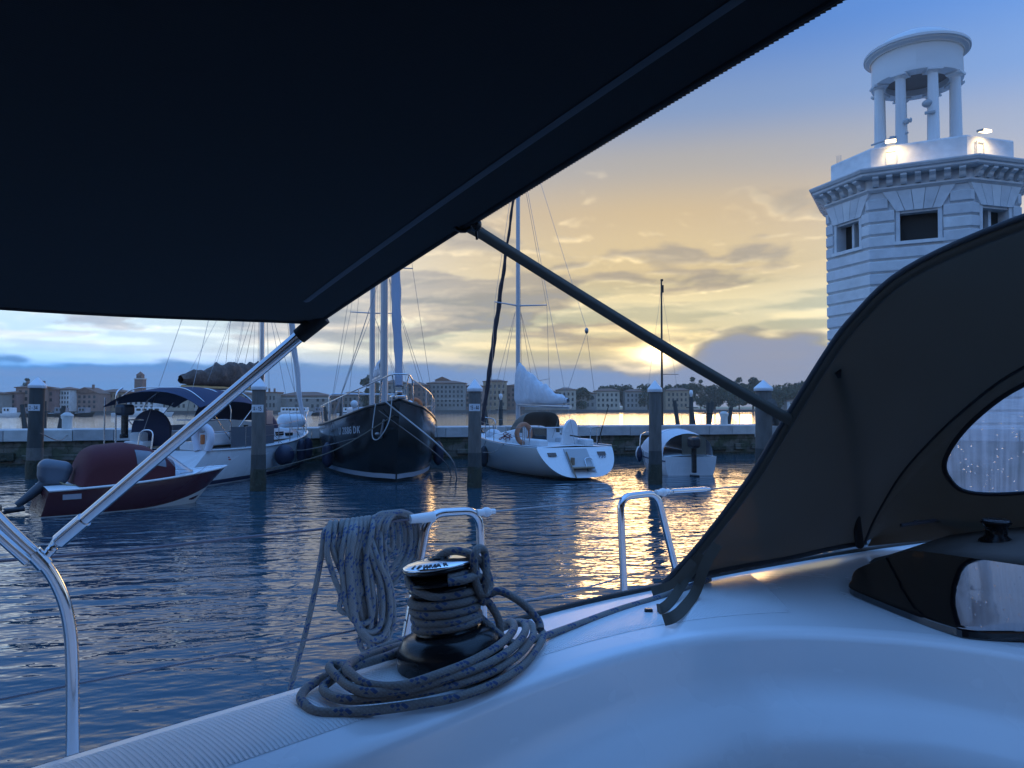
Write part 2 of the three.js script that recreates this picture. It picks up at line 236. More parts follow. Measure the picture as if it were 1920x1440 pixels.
const mCanvasBinding = M([0.03, 0.034, 0.042], 0.7, { bumpMap: rep(tWeave, 12), bumpScale: 0.0004 });
const mWebbingGlare = M([0.085, 0.075, 0.06], 0.8, { bumpMap: rep(tWeave, 18), bumpScale: 0.0004 });  // lighter olive tone carries the glare lying across the straps
const mTeakOwn = M(0xffffff, 0.7, { map: rep(tintTex([0.16, 0.11, 0.075], 0.3, 6), 1.2) });
const mWhitePlastic = M([0.75, 0.75, 0.74], 0.4);
const mWire = M([0.30, 0.30, 0.31], 0.4, { metalness: 0.8 });

{
  const yacht = thing('sailing_yacht', 'white sailing yacht we stand on, its coaming and cabin top filling the foreground', 'sailboat', B(1.0, 0.6, -2.1));
  // plan of the coaming: outer and inner edge from aft to forward, port side
  const outer = [[-1.6, 0.80], [-0.6, 1.02], [0.125, 1.173], [0.461, 1.235], [1.065, 1.344], [1.465, 1.366], [1.9, 1.365], [2.5, 1.32], [3.2, 1.2]].map(([f, p]) => B(f, p, DECK));
  const inner = [[-1.6, 0.66], [-0.6, 0.80], [0.1, 0.915], [0.345, 0.955], [0.567, 0.993], [0.806, 1.04], [1.03, 1.062], [1.22, 1.045], [1.37, 0.985], [1.50, 0.87], [1.60, 0.72], [1.655, 0.50], [1.68, 0.2], [1.68, -0.4], [1.68, -1.0]].map(([f, p]) => B(f, p, DECK));
  const N = 96, IN = spline(inner, N), OUT = spline(outer, N);
  const across = (i) => { const a = IN[Math.max(0, i - 1)], b = IN[Math.min(N, i + 1)], t = b.clone().sub(a).normalize(); return V(t.z, 0, -t.x); };   // horizontal, away from the cockpit
  // moulded inner face: rolled edge, sloped upper band, hollow, lower wall
  const prof = [[0.030, 0.0005], [0.016, -0.001], [0.006, -0.005], [0.0, -0.012], [-0.005, -0.022], [-0.022, -0.075], [-0.034, -0.105], [-0.052, -0.132], [-0.085, -0.165], [-0.110, -0.21], [-0.122, -0.30], [-0.13, -0.55], [-0.14, -0.95]];
  const rows = prof.map(([o, d]) => IN.map((p, i) => p.clone().addScaledVector(across(i), o).add(V(0, d, 0))));
  const IN2 = rows[0];
  wpart(yacht, 'inner_coaming', sheet(rows), mGel).userData.label = 'smooth moulded inner face of the coaming';
  // deck top: from the rolled edge outward; forward part spreads under the sprayhood to the middle of the boat
  const top = []; const K = 12;
  const OUTX = []; for (let i = 0; i <= N; i++) OUTX.push(IN2[i].clone());
  const endO = []; { const seg = spline([...outer, B(3.4, 0.6, DECK), B(3.4, -0.2, DECK), B(3.4, -1.0, DECK)], 400); // nearest outward match
    let last = 0; for (let i = 0; i <= N; i++) { let best = 1e9, bi = last; const n = across(i); for (let k = last; k <= 400; k++) { const d = seg[k].clone().sub(IN2[i]); const along = Math.abs(d.x * n.z - d.z * n.x), s = along + 0.02 * d.length(); if (d.dot(n) > 0 && s < best) { best = s; bi = k; } } last = bi; endO.push(seg[bi]); } }
  for (let k = 0; k <= K; k++) { const t = k / K; top.push(IN2.map((p, i) => { const q = p.clone().lerp(endO[i], t), w = p.distanceTo(endO[i]); q.y += 0.010 * Math.sin(Math.PI * Math.min(1, t)) * Math.min(1, w / 0.3); return q; })); }
  wpart(yacht, 'coaming_top', sheet(top), mGel);
  // outer face of the coaming down to the side deck, side deck, topsides
  const down = (o, d) => OUT.map((p, i) => p.clone().addScaledVector(PORT, o).add(V(0, d, 0)));
  wpart(yacht, 'outer_coaming', sheet([down(0, 0.0004), down(0.008, -0.004), down(0.014, -0.014), down(0.018, -0.05), down(0.03, -0.32)]), mGel);
  wpart(yacht, 'side_deck', sheet([down(0.032, -0.34), [...OUT.keys()].map((i) => { const [f] = toB(OUT[i]); return B(f, 1.98 - 0.12 * Math.max(0, (0.4 - f)) ** 1.3 - 0.05 * Math.max(0, f - 1.5) ** 2, -0.83); })]), mNonskid);
  wpart(yacht, 'topside', sheet([0, 0.35, 0.8, 1.4].map((d) => [...OUT.keys()].map((i) => { const [f] = toB(OUT[i]); return B(f, 1.99 - 0.12 * Math.max(0, (0.4 - f)) ** 1.3 - 0.05 * Math.max(0, f - 1.5) ** 2 - 0.12 * d * d, -0.79 - d); }))), mGel);
  wpart(yacht, 'toe_rail', sweep(OUT.filter((_, i) => i >= 40).map((p) => p.clone().add(V(0, 0.004, 0)).addScaledVector(PORT, 0.006)), 0.007, 8), M([0.02, 0.018, 0.018], 0.5)).userData.label = 'thin dark rubber strip along the deck edge';
  // raised anti-slip panels
  const panel = (i0, i1, a0, a1, nm) => { const r = []; for (let k = 0; k <= 10; k++) { const row = []; for (let i = i0; i <= i1; i++) { const t = lerp(a0, a1, k / 10), f = i, w = IN2[f].distanceTo(endO[f]); const q = IN2[f].clone().lerp(endO[f], t); q.y += 0.010 * Math.sin(Math.PI * t) * Math.min(1, w / 0.3) + (k === 0 || k === 10 || i === i0 || i === i1 ? 0.0006 : 0.0028); row.push(q); } r.push(row); } wpart(yacht, nm, sheet(r), mNonskid); };
  panel(2, 58, 0.16, 0.90, 'nonskid_panel');
  // seat and cockpit floor close the well we stand in
  const well = rows[rows.length - 1];
  wpart(yacht, 'cockpit_seat', sheet([rows[10], rows[10].map((p, i) => p.clone().addScaledVector(across(i), -0.45).add(V(0, -0.02, 0)))]), mTeakOwn);
  wpart(yacht, 'cockpit_floor', sheet([well, well.map((p, i) => { const [f] = toB(p); return B(Math.min(f, 1.5), -1.0, DECK - 0.95); })]), mTeakOwn);
  wpart(yacht, 'opposite_coaming', sheet([[B(-1.6, -0.75, DECK - 0.95), B(1.7, -0.75, DECK - 0.95)], [B(-1.6, -0.85, DECK), B(1.7, -0.85, DECK)], [B(-1.6, -1.25, DECK), B(1.7, -1.25, DECK)], [B(-1.6, -1.95, DECK - 0.35), B(1.7, -1.95, DECK - 0.35)]]), mGel);
  wpart(yacht, 'stern_bulkhead', sheet([[B(-1.6, 0.7, DECK - 0.95), B(-1.6, -0.8, DECK - 0.95)], [B(-1.6, 0.7, DECK), B(-1.6, -0.9, DECK)]]), mGel);
  // cabin top rising under the sprayhood
  const cab = (f0, f1, p0, p1, h0, h1) => { const e = 0.05; return sheet([[B(f0, p0, DECK), B(f0, p1, DECK)], [B(f0 + 0.05, p0 - e, h0 - 0.015), B(f0 + 0.05, p1 + e, h0 - 0.015)], [B(f0 + 0.09, p0 - e, h0), B(f0 + 0.09, p1 + e, h0)], [B(f1, p0 - e, h1), B(f1, p1 + e, h1)]]); };
  const cabinTop = []; for (let k = 0; k <= 14; k++) { const p = lerp(1.22, -1.22, k / 14), s = Math.abs(p) / 1.22, c = 0.07 * (1 - s ** 4); cabinTop.push([B(2.16, p * 0.995, DECK + 0.004), B(2.18, p * 0.985, DECK + 0.02 + c * 0.75), B(2.22, p * 0.965, DECK + 0.03 + c), B(2.6, p * 0.95, DECK + 0.06 + c), B(3.6, p * 0.8, DECK + 0.12 + c)]); }
  wpart(yacht, 'cabin_top', sheet(cabinTop, true), M(0xffffff, 0.7, { map: rep(tintTex([0.10, 0.085, 0.07], 0.3, 6), 1.2) }));  // shade under the sprayhood put into this dark brown tint
  // smoked acrylic sliding hatch with its garage and two catches
  const mAcrylic = PM([0.006, 0.006, 0.008], 0.03, { clearcoat: 1, clearcoatRoughness: 0.02, bumpMap: rep(tSmudge, 2), bumpScale: 0.0006 });
  const hatchPts = [[1.675, 1.0], [1.655, 0.96], [1.64, 0.72], [1.66, 0.68], [2.05, 0.56], [2.12, 0.60], [2.14, 1.0], [2.10, 1.06], [1.75, 1.06]].map(([f, p]) => new THREE.Vector2(f, p));
  const hs = new THREE.Shape(); const hc = [[1.80, 1.05], [1.74, 1.01], [1.64, 0.76], [1.655, 0.68], [1.92, 0.40], [2.06, 0.38], [2.14, 0.48], [2.14, 1.02], [2.10, 1.08], [1.90, 1.09]];
  { const c = new THREE.CatmullRomCurve3(hc.map(([f, p]) => V(f, p, 0)), true, 'catmullrom', 0.35).getPoints(60); hs.setFromPoints(c.map((q) => new THREE.Vector2(q.x, q.y))); }
  const hg = new THREE.ExtrudeGeometry(hs, { depth: 0.012, bevelEnabled: true, bevelThickness: 0.003, bevelSize: 0.003, bevelSegments: 2, curveSegments: 12 });
  { const p = hg.attributes.position; for (let i = 0; i < p.count; i++) { const w = B(p.getX(i), p.getY(i), DECK + 0.004 + p.getZ(i) + 0.10 * Math.max(0, p.getX(i) - 1.65)); p.setXYZ(i, w.x, w.y, w.z); } hg.computeVertexNormals(); }
  wpart(yacht, 'smoked_hatch', hg, mAcrylic).userData.label = 'dark smoked acrylic hatch mirroring the sprayhood window';
  for (const [px, py, w] of [[1852, 1046, 0.07], [1878, 1094, 0.075]]) { const c = onH(px, py, DECK + 0.035), g = new RoundedBoxGeometry(w, 0.022, w * 0.55, 3, 0.008); g.rotateY(0.3); g.translate(c.x, c.y + 0.006, c.z); wpart(yacht, 'hatch_catch', g, mBlackMetal); }
  // organiser lines and a halyard winch half hidden under the sprayhood
  for (let k = 0; k < 5; k++) { const a = onH(1690 + k * 26, 985 - k * 7, DECK + 0.10), b = onH(1920 + k * 10, 962 - k * 4, DECK + 0.10); wpart(yacht, 'halyard', sweep(spline([a, a.clone().lerp(b, 0.5).add(V(0, 0.008, 0)), b, b.clone().add(FWD.clone().multiplyScalar(0.4))], 14), 0.006, 8), M(k % 2 ? [0.35, 0.37, 0.4] : [0.12, 0.13, 0.16], 0.7)); }
  { const c = onH(1868, 1000, DECK + 0.10); const g = lathe([[0.001, 0.06], [0.035, 0.06], [0.04, 0.05], [0.03, 0.04], [0.028, 0.015], [0.045, 0], [0.047, -0.05]], 24); g.translate(c.x, c.y - 0.02, c.z); wpart(yacht, 'halyard_winch', g, mBlackMetal); }
}

// ---------------------------------------------------------------- rope material: greige braid with blue tracer flecks
const tRope = texture(256, 128, (u, v, o) => {
  const a = (u * 20 + v * 6) % 1, b = (u * 20 - v * 6 + 6) % 1, br = 0.82 + 0.18 * Math.min(1, 3 * Math.min(Math.abs(a - 0.5), Math.abs(b - 0.5)));
  const p = Math.floor((u * 20 + v * 6) % 20), q = Math.floor((u * 20 - v * 6 + 20) % 20), fl = ((p % 10 === 2 || p % 10 === 3 || p % 10 === 5) && (q % 5 === 1 || q % 5 === 3)) || (p % 10 === 4 && q % 5 === 2) ? 1 : 0;
  const n = 0.86 + 0.28 * tnoise(u, v, 16, 3); const c = fl ? [0.045, 0.09, 0.21] : [0.255, 0.245, 0.235]; for (let k = 0; k < 3; k++) o[k] = Math.pow(c[k] * br * n, 1 / 2.2);
}, true, [0.62, 1]);
const tRopeBump = texture(256, 128, (u, v) => { const a = (u * 20 + v * 6) % 1, b = (u * 20 - v * 6 + 6) % 1; return 0.3 + 0.7 * Math.min(1, 3 * Math.min(Math.abs(a - 0.5), Math.abs(b - 0.5))); }, false, [0.62, 1]);
const mRope = M(0xffffff, 0.88, { map: tRope, bumpMap: tRopeBump, bumpScale: 0.0008 });
const ROPE = 0.0072;

// ---------------------------------------------------------------- winch with its sheet
{
  const base = onH(848, 1246, DECK + 0.012), lean = new THREE.Quaternion().setFromAxisAngle(V(0, 0, 1), 0.135).multiply(new THREE.Quaternion().setFromAxisAngle(V(1, 0, 0), -0.04));
  const w = thing('winch', 'black self-tailing winch with chrome cap on the white coaming', 'winch', base); w.quaternion.copy(lean);
  const dx = 0.016;
  part(w, 'base_skirt', lathe([[0.0, -0.014], [0.094, -0.014], [0.0945, 0.0], [0.093, 0.03], [0.088, 0.044], [0.079, 0.054], [0.068, 0.059], [0.055, 0.061], [0, 0.061]], 56), mBlackMetal);
  part(w, 'drum', lathe([[0.055, 0.06], [0.0515, 0.066], [0.049, 0.08], [0.048, 0.10], [0.0485, 0.118], [0.052, 0.127], [0.052, 0.131], [0.05, 0.132]], 48), mBlackMetal);
  part(w, 'feeder_ring', lathe([[0.048, 0.130], [0.057, 0.131], [0.0595, 0.134], [0.059, 0.138], [0.054, 0.142], [0.05, 0.1425]], 48), mBlackMetal);
  part(w, 'lower_jaw', lathe([[0.045, 0.142], [0.062, 0.144], [0.0635, 0.147], [0.06, 0.150], [0.045, 0.156]], 48), mBlackMetal);
  part(w, 'upper_jaw', lathe([[0.045, 0.160], [0.060, 0.165], [0.0645, 0.168], [0.064, 0.172], [0.050, 0.174]], 48), mBlackMetal);
  const cap = part(w, 'chrome_cap', lathe([[0.0635, 0.1725], [0.0652, 0.1745], [0.064, 0.1775], [0.054, 0.1815], [0.036, 0.1842], [0.024, 0.185], [0.0225, 0.1835], [0.013, 0.1835], [0.012, 0.176], [0, 0.176]], 64), M([0.86, 0.87, 0.88], 0.07, { metalness: 1 }));
  part(cap, 'handle_socket', (() => { const g = new THREE.TorusGeometry(0.0165, 0.0035, 8, 8); g.rotateX(Math.PI / 2); g.translate(0, 0.1845, 0); return g; })(), mBlackMetal);
  part(w, 'stripper_arm', (() => { const s = rbox(0.058, 0.166, 0.012, 0.026, 0.022, 0.018, 0.004); s.rotateY(-0.15); return s; })(), mSteel);
  const font = await new FontLoader().loadAsync('fonts/droid/droid_sans_bold.typeface.json');
  const word = [...'LEWMAR'].map((ch, i) => { const g = new TextGeometry(ch, { font, size: 0.0105, depth: 0.0006, curveSegments: 3 }); g.translate(-0.0045, 0, 0); g.rotateX(-Math.PI / 2 + 0.38); const a = 0.72 - i * 0.20; g.translate(0, 0.1786, 0.0625); g.rotateY(-a); return g; });
  part(cap, 'lettering', word, M([0.02, 0.02, 0.025], 0.5));
  globalThis.__font = font;

  // the sheet: led along the coaming from under the sprayhood, four turns, the self-tailer, over the cap, a hitch, then the coil on deck
  const rope = thing('sheet_rope', 'grey and blue flecked sheet rope wrapped round the winch and coiled beneath it', 'rope', base);
  const wl = (x, y, z) => V(x, y, z).applyQuaternion(lean).add(base);
  const pts = [];
  const lead = [[1330, 1086, 0.010], [1245, 1117, 0.010], [1160, 1143, 0.010], [1080, 1172, 0.011], [1010, 1196, 0.018], [960, 1206, 0.045]].map(([x, y, h]) => onH(x, y, DECK + 0.004 + h));
  pts.push(...lead);
  const R = 0.049 + ROPE; const turns = 4.25, a0 = 0.15;
  for (let k = 0; k <= 96; k++) { const t = k / 96, a = a0 - t * turns * Math.PI * 2; const y = 0.0735 + Math.max(0, t * turns - 0.55) * 0.0146, r = R + 0.001 * Math.sin(k * 0.9); pts.push(wl(Math.cos(a) * r, y, -Math.sin(a) * r)); }
  { const a1 = a0 - turns * Math.PI * 2; for (let k = 1; k <= 44; k++) { const t = k / 44, a = a1 - t * Math.PI * 1.95, r = lerp(R, 0.0575, Math.min(1, t * 4)), y = lerp(0.0735 + (turns - 0.55) * 0.0146, 0.157, sstep(0, 0.3, t)); pts.push(wl(Math.cos(a) * r, y, -Math.sin(a) * r)); } }
  part(rope, 'winch_turns', sweep(spline(pts.map((p) => p.clone().sub(base)), 760), ROPE, 12), mRope);
  // loop over the cap and the hitch on the right
  const zc = (pt) => -pt.z, dW = -base.z;
  const img = (list) => list.map(([x, y, dd]) => at(x, y, dW + (dd || 0)).sub(base));
  part(rope, 'cap_loop', sweep(spline(img([[812, 1068, 0.005], [818, 1052, 0.002], [832, 1038, 0], [852, 1033, -0.005], [872, 1036, -0.01], [890, 1044, -0.012], [905, 1058, -0.005], [915, 1078, 0.004], [918, 1098, 0.0], [912, 1112, -0.01], [900, 1110, -0.022], [892, 1090, -0.028], [889, 1064, -0.03], [890, 1040, -0.03], [898, 1028, -0.02], [908, 1034, -0.008], [911, 1056, -0.012], [912, 1084, -0.02], [908, 1106, -0.018], [900, 1120, -0.008], [905, 1128, 0.004], [914, 1128, 0.01], [926, 1144, 0.012], [934, 1160, 0.012], [938, 1178, 0.012], [936, 1190, 0.01]]), 220), ROPE, 12), mRope);
  part(rope, 'tailer_end', sweep(spline(img([[840, 1092, -0.055], [868, 1088, -0.05], [890, 1080, -0.03], [900, 1084, -0.012], [893, 1094, 0.0], [884, 1098, 0.01], [900, 1108, 0.012], [915, 1114, 0.012], [935, 1108, 0.012], [960, 1118, 0.014], [985, 1136, 0.018], [1003, 1156, 0.02], [1011, 1168, 0.018], [1013, 1180, 0.01]]), 140), ROPE, 12), mRope);
  // loops lying on deck; each point is photo x, y and height of the strand above the coaming
  const loops = [
    [[1012, 1180, 0.03], [1019, 1192, 0.022], [1008, 1214, 0.015], [980, 1248, 0.011], [930, 1280, 0.010], [860, 1306, 0.010], [790, 1320, 0.009], [700, 1332, 0.009], [630, 1336, 0.009], [592, 1334, 0.009], [570, 1320, 0.010], [564, 1306, 0.012], [576, 1290, 0.014], [600, 1274, 0.014], [622, 1262, 0.014], [650, 1247, 0.018], [690, 1226, 0.020], [735, 1208, 0.020], [790, 1190, 0.012], [860, 1180, 0.010], [930, 1172, 0.020], [975, 1166, 0.040]],
    [[975, 1166, 0.040], [996, 1172, 0.042], [1000, 1190, 0.036], [980, 1220, 0.030], [940, 1250, 0.026], [880, 1276, 0.023], [800, 1296, 0.022], [720, 1308, 0.021], [655, 1312, 0.020], [618, 1304, 0.018], [606, 1290, 0.018], [618, 1278, 0.024], [640, 1262, 0.030], [670, 1248, 0.030], [720, 1232, 0.024], [770, 1214, 0.016], [850, 1200, 0.010], [920, 1184, 0.026], [965, 1168, 0.050]],
    [[965, 1168, 0.050], [982, 1170, 0.054], [984, 1186, 0.050], [960, 1216, 0.044], [915, 1244, 0.040], [850, 1268, 0.037], [770, 1290, 0.034], [700, 1298, 0.033], [660, 1290, 0.033], [634, 1270, 0.034], [618, 1254, 0.035], [624, 1246, 0.036], [646, 1252, 0.036], [655, 1274, 0.036]],
    [[955, 1166, 0.050], [962, 1168, 0.060], [962, 1182, 0.058], [938, 1208, 0.055], [888, 1238, 0.050], [818, 1266, 0.046], [750, 1286, 0.040], [692, 1284, 0.040], [664, 1268, 0.044], [650, 1252, 0.046], [662, 1240, 0.040], [700, 1226, 0.032], [745, 1212, 0.020], [800, 1200, 0.010], [870, 1186, 0.012], [930, 1176, 0.03], [955, 1166, 0.050]],
  ];
  for (const lp of loops) part(rope, 'deck_loop', sweep(spline(lp.map(([x, y, h]) => onH(x, y, DECK + 0.004 + h).sub(base)), 200), ROPE, 12), mRope);
}

// ---------------------------------------------------------------- rope coil hung on the lifeline
{
  const o = onP(690, 985, 1.9), g = [];
  const coil = thing('hanging_rope_coil', 'grey blue flecked rope coil hung over the upper lifeline', 'rope', o);
  const loop = (list, seg = 90) => sweep(spline(list.map(([x, y, k]) => onP(x, y, 1.9 - k).sub(o)), seg), ROPE, 10);
  const J = (a) => rr(-a, a);
  const main = [ // left top x, left bulge x, bottom y, right bulge x, right top x, layer
    [618, 614, 1150, 668, 652, 3], [628, 624, 1120, 672, 660, 2], [640, 634, 1128, 676, 668, 1], [650, 640, 1170, 700, 676, 4],
    [660, 652, 1186, 718, 682, 5], [668, 656, 1198, 732, 690, 6], [676, 660, 1210, 738, 698, 3], [684, 668, 1192, 728, 704, 2], [690, 676, 1180, 722, 708, 1], [700, 686, 1196, 716, 712, 4], [706, 694, 1176, 730, 716, 0]];
  for (const [x0, xl, yb, xr, x1, ly] of main) { const f = 0.010 + ly * 0.0075, cx = (xl + xr) / 2 + (yb > 1165 ? 6 : 10), yt = 984 - (x0 - 618) * 0.13, drop = yb > 1165;
    g.push(loop([[x0 + 4, yt + 16, -0.016], [x0 + 3, yt - 3, -0.004], [x0, yt + 2, 0.012], [x0 - 3, yt + 26, f], [xl, lerp(yt, yb, 0.35), f + 0.006], [xl + (drop ? 4 : 14), lerp(yt, yb, 0.62), f + 0.008], [drop ? xl + 10 : cx - 12, yb - 34, f + 0.008], [cx - 14, yb - 8, f + 0.008], [cx + 2, yb, f + 0.008], [cx + 20, yb - 10, f + 0.008], [xr, yb - 44, f + 0.006], [xr - 4, lerp(yt, yb, 0.55), f + 0.004], [lerp(xr, x1, 0.6), lerp(yt, yb, 0.3), f], [x1 + 1, yt + 14, 0.010], [x1 + 3, yt - 6, 0.0], [x1 + 3, yt + 14, -0.016]]));
  }
  const side = [[700, 736, 1052], [706, 748, 1070], [712, 760, 1082], [716, 770, 1090], [722, 778, 1096], [728, 784, 1078]];
  side.forEach(([x0, xr, yb], k) => { const f = 0.003 + 0.005 * (k % 3); g.push(loop([[x0 - 8, 1020, 0.006 + f], [x0 - 3, 985, 0.012 + f], [x0 + 8, 967, 0.012], [x0 + 22, 962 - k * 0.5, 0.004], [xr - 10, 968, -0.004 - f], [xr - 1, 992, -0.010 - f], [xr - 2, 1030, -0.012 - f], [xr - 18, yb - 26, -0.012], [xr - 40, yb - 2, -0.014], [lerp(x0, xr, 0.1), yb + 10, -0.02], [x0 - 16, yb - 10, -0.026], [x0 - 18, 1030, -0.026], [x0 - 14, 1000, -0.024]])); });
  part(coil, 'coil_turns', g, mRope);
  part(coil, 'tail', loop([[616, 988, 0.0], [608, 1000, 0.012], [603, 1040, 0.012], [590, 1110, 0.006], [572, 1190, -0.02], [552, 1262, -0.05], [540, 1310, -0.07], [533, 1350, -0.08]], 60), mRope);
  part(coil, 'end_knot', loop([[672, 1196, 0.03], [676, 1212, 0.03], [684, 1222, 0.03], [694, 1216, 0.03], [690, 1204, 0.036], [680, 1200, 0.03], [676, 1190, 0.03]], 40), mRope);
}

// ---------------------------------------------------------------- stanchions, pushpit, lifelines
const P0 = 1.9, SIDE = -0.83;
function gate(name, label, topPx, lfoot, rfoot, corner) {
  const L = onP(...lfoot, P0), Rr = onP(...rfoot, P0), tl = onP(...topPx[0], P0), tr = onP(...topPx[1], P0);
  const ext = (t, f) => { const d = f.clone().sub(t), k = (EYE.y + SIDE - t.y) / d.y; return t.clone().addScaledVector(d, k); };
  const fl = ext(tl, L), fr = ext(tr, Rr), o = fl.clone().add(fr).multiplyScalar(0.5);
  const s = thing(name, label, 'stanchion', o, 0, 'tubular gate stanchions on the side deck');
  wpart(s, 'hoop', sweep(bend([fl, tl, tr, fr], corner, 8), 0.0125, 16), mSteel);
  for (const f of [fl, fr]) wpart(s, 'base_socket', (() => { const g = lathe([[0, 0.06], [0.018, 0.06], [0.018, 0.012], [0.035, 0.008], [0.036, -0.006], [0, -0.006]], 20); g.translate(f.x, f.y, f.z); return g; })(), mSteel);
  return { s, tl, tr };
}
const g1 = gate('gate_stanchion', 'nearer steel hoop stanchion rising behind the winch', [[803, 962], [899, 957]], [762, 1190], [907, 1170], 0.055);
const g2 = gate('gate_stanchion', 'farther steel hoop stanchion beside the sprayhood', [[1163, 932], [1232, 924]], [1170, 1110], [1268, 1072], 0.05);
for (const [s, px, py] of [[g1.s, 912, 960], [g2.s, 1243, 923]]) { const c = onP(px, py, P0 - 0.005); wpart(s, 'end_fitting', [ball(c.x, c.y, c.z, 0.016, 1.1, 0.9, 0.9), bar(c.clone().addScaledVector(FWD, -0.035), c.clone().addScaledVector(FWD, 0.03), 0.011, 0.008)], mWhitePlastic); }
{
  const c = onP(795, 971, P0 - 0.004); wpart(g1.s, 'lashing_sleeve', bar(c.clone().addScaledVector(FWD, -0.045), c.clone().addScaledVector(FWD, 0.03), 0.012, 0.016), mWhitePlastic);
  const a = onP(1252, 922, P0), b = onP(1330, 917, P0), e = onP(1420, 908, P0);
  wpart(g2.s, 'turnbuckle', [bar(a, b, 0.007), bar(a.clone().lerp(b, 0.1), a.clone().lerp(b, 0.9), 0.010), ball(a.x, a.y, a.z, 0.012)], mSteel);
}
function lifeline(label, list, r, mat) { const P = list.map(([x, y, p]) => onP(x, y, p || P0)), o = P[0].clone(); const m = shade(new THREE.Mesh(sweep(spline(P, 60).map((v) => v.clone().sub(o)), r, 8), mat)); m.name = numbered('lifeline'); m.position.copy(o); scene.add(m); tag(m, label, 'lifeline', 'lifelines along the port side'); return m; }
lifeline('upper lifeline carrying the hung rope coil up to the nearer hoop stanchion', [[-120, 1063], [0, 1052], [250, 1030], [500, 1003], [620, 990], [700, 981], [790, 972]], 0.0035, M([0.16, 0.13, 0.15], 0.5));
lifeline('upper lifeline stretched between the two hoop stanchions', [[900, 962], [1000, 952], [1090, 944], [1165, 934]], 0.003, mWire);
lifeline('upper lifeline leading from the farther hoop stanchion behind the sprayhood', [[1330, 917], [1400, 911], [1500, 902], [1600, 893]], 0.003, mWire);
lifeline('lower lifeline passing behind the hung rope coil', [[-100, 1332], [150, 1281], [400, 1233], [562, 1203], [770, 1160]], 0.003, M([0.16, 0.16, 0.19], 0.5));
lifeline('lower lifeline between the two hoop stanchions', [[906, 1132], [980, 1126], [1060, 1112], [1120, 1096], [1166, 1082]], 0.003, mWire);
{
  const PP = 1.85, pts = [[-130, 850], [-60, 915], [0, 977], [40, 1016], [75, 1049], [100, 1083], [120, 1128], [131, 1180], [135, 1240], [136, 1320], [136, 1415]].map(([x, y]) => onP(x, y, PP));
  const foot = pts[pts.length - 1].clone(); foot.y = EYE.y + SIDE; const o = foot.clone();
  const rail = thing('pushpit_rail', 'bent stainless steel rail at the left edge holding the canopy strut', 'rail', o);
  wpart(rail, 'rail_tube', sweep([...spline(pts, 70), foot], 0.0128, 18), mSteel);
  const a = onP(-60, 952, PP - 0.01), b = onP(52, 1052, PP - 0.01);
  wpart(rail, 'second_tube', [bar(a, b, 0.011, 0.011, 14)], mSteel);
  const c1 = onP(62, 1036, PP), c2 = onP(84, 1060, PP);
  wpart(rail, 'clamp', [bar(c1, c2, 0.0165, 0.0165, 18)], mSteel);
  const h1 = onP(80, 1050, PP), h2 = onP(100, 1026, PP);
  wpart(rail, 'hinge_bracket', [bar(h1, h2, 0.008, 0.010, 10), (() => { const q = h1.clone().lerp(h2, 0.75); return ball(q.x, q.y, q.z, 0.010); })()], mSteel);
  wpart(rail, 'foot_flange', (() => { const g = lathe([[0, 0.03], [0.018, 0.03], [0.02, 0.012], [0.04, 0.006], [0.04, -0.006], [0, -0.006]], 20); g.translate(foot.x, foot.y, foot.z); return g; })(), mSteel);
}

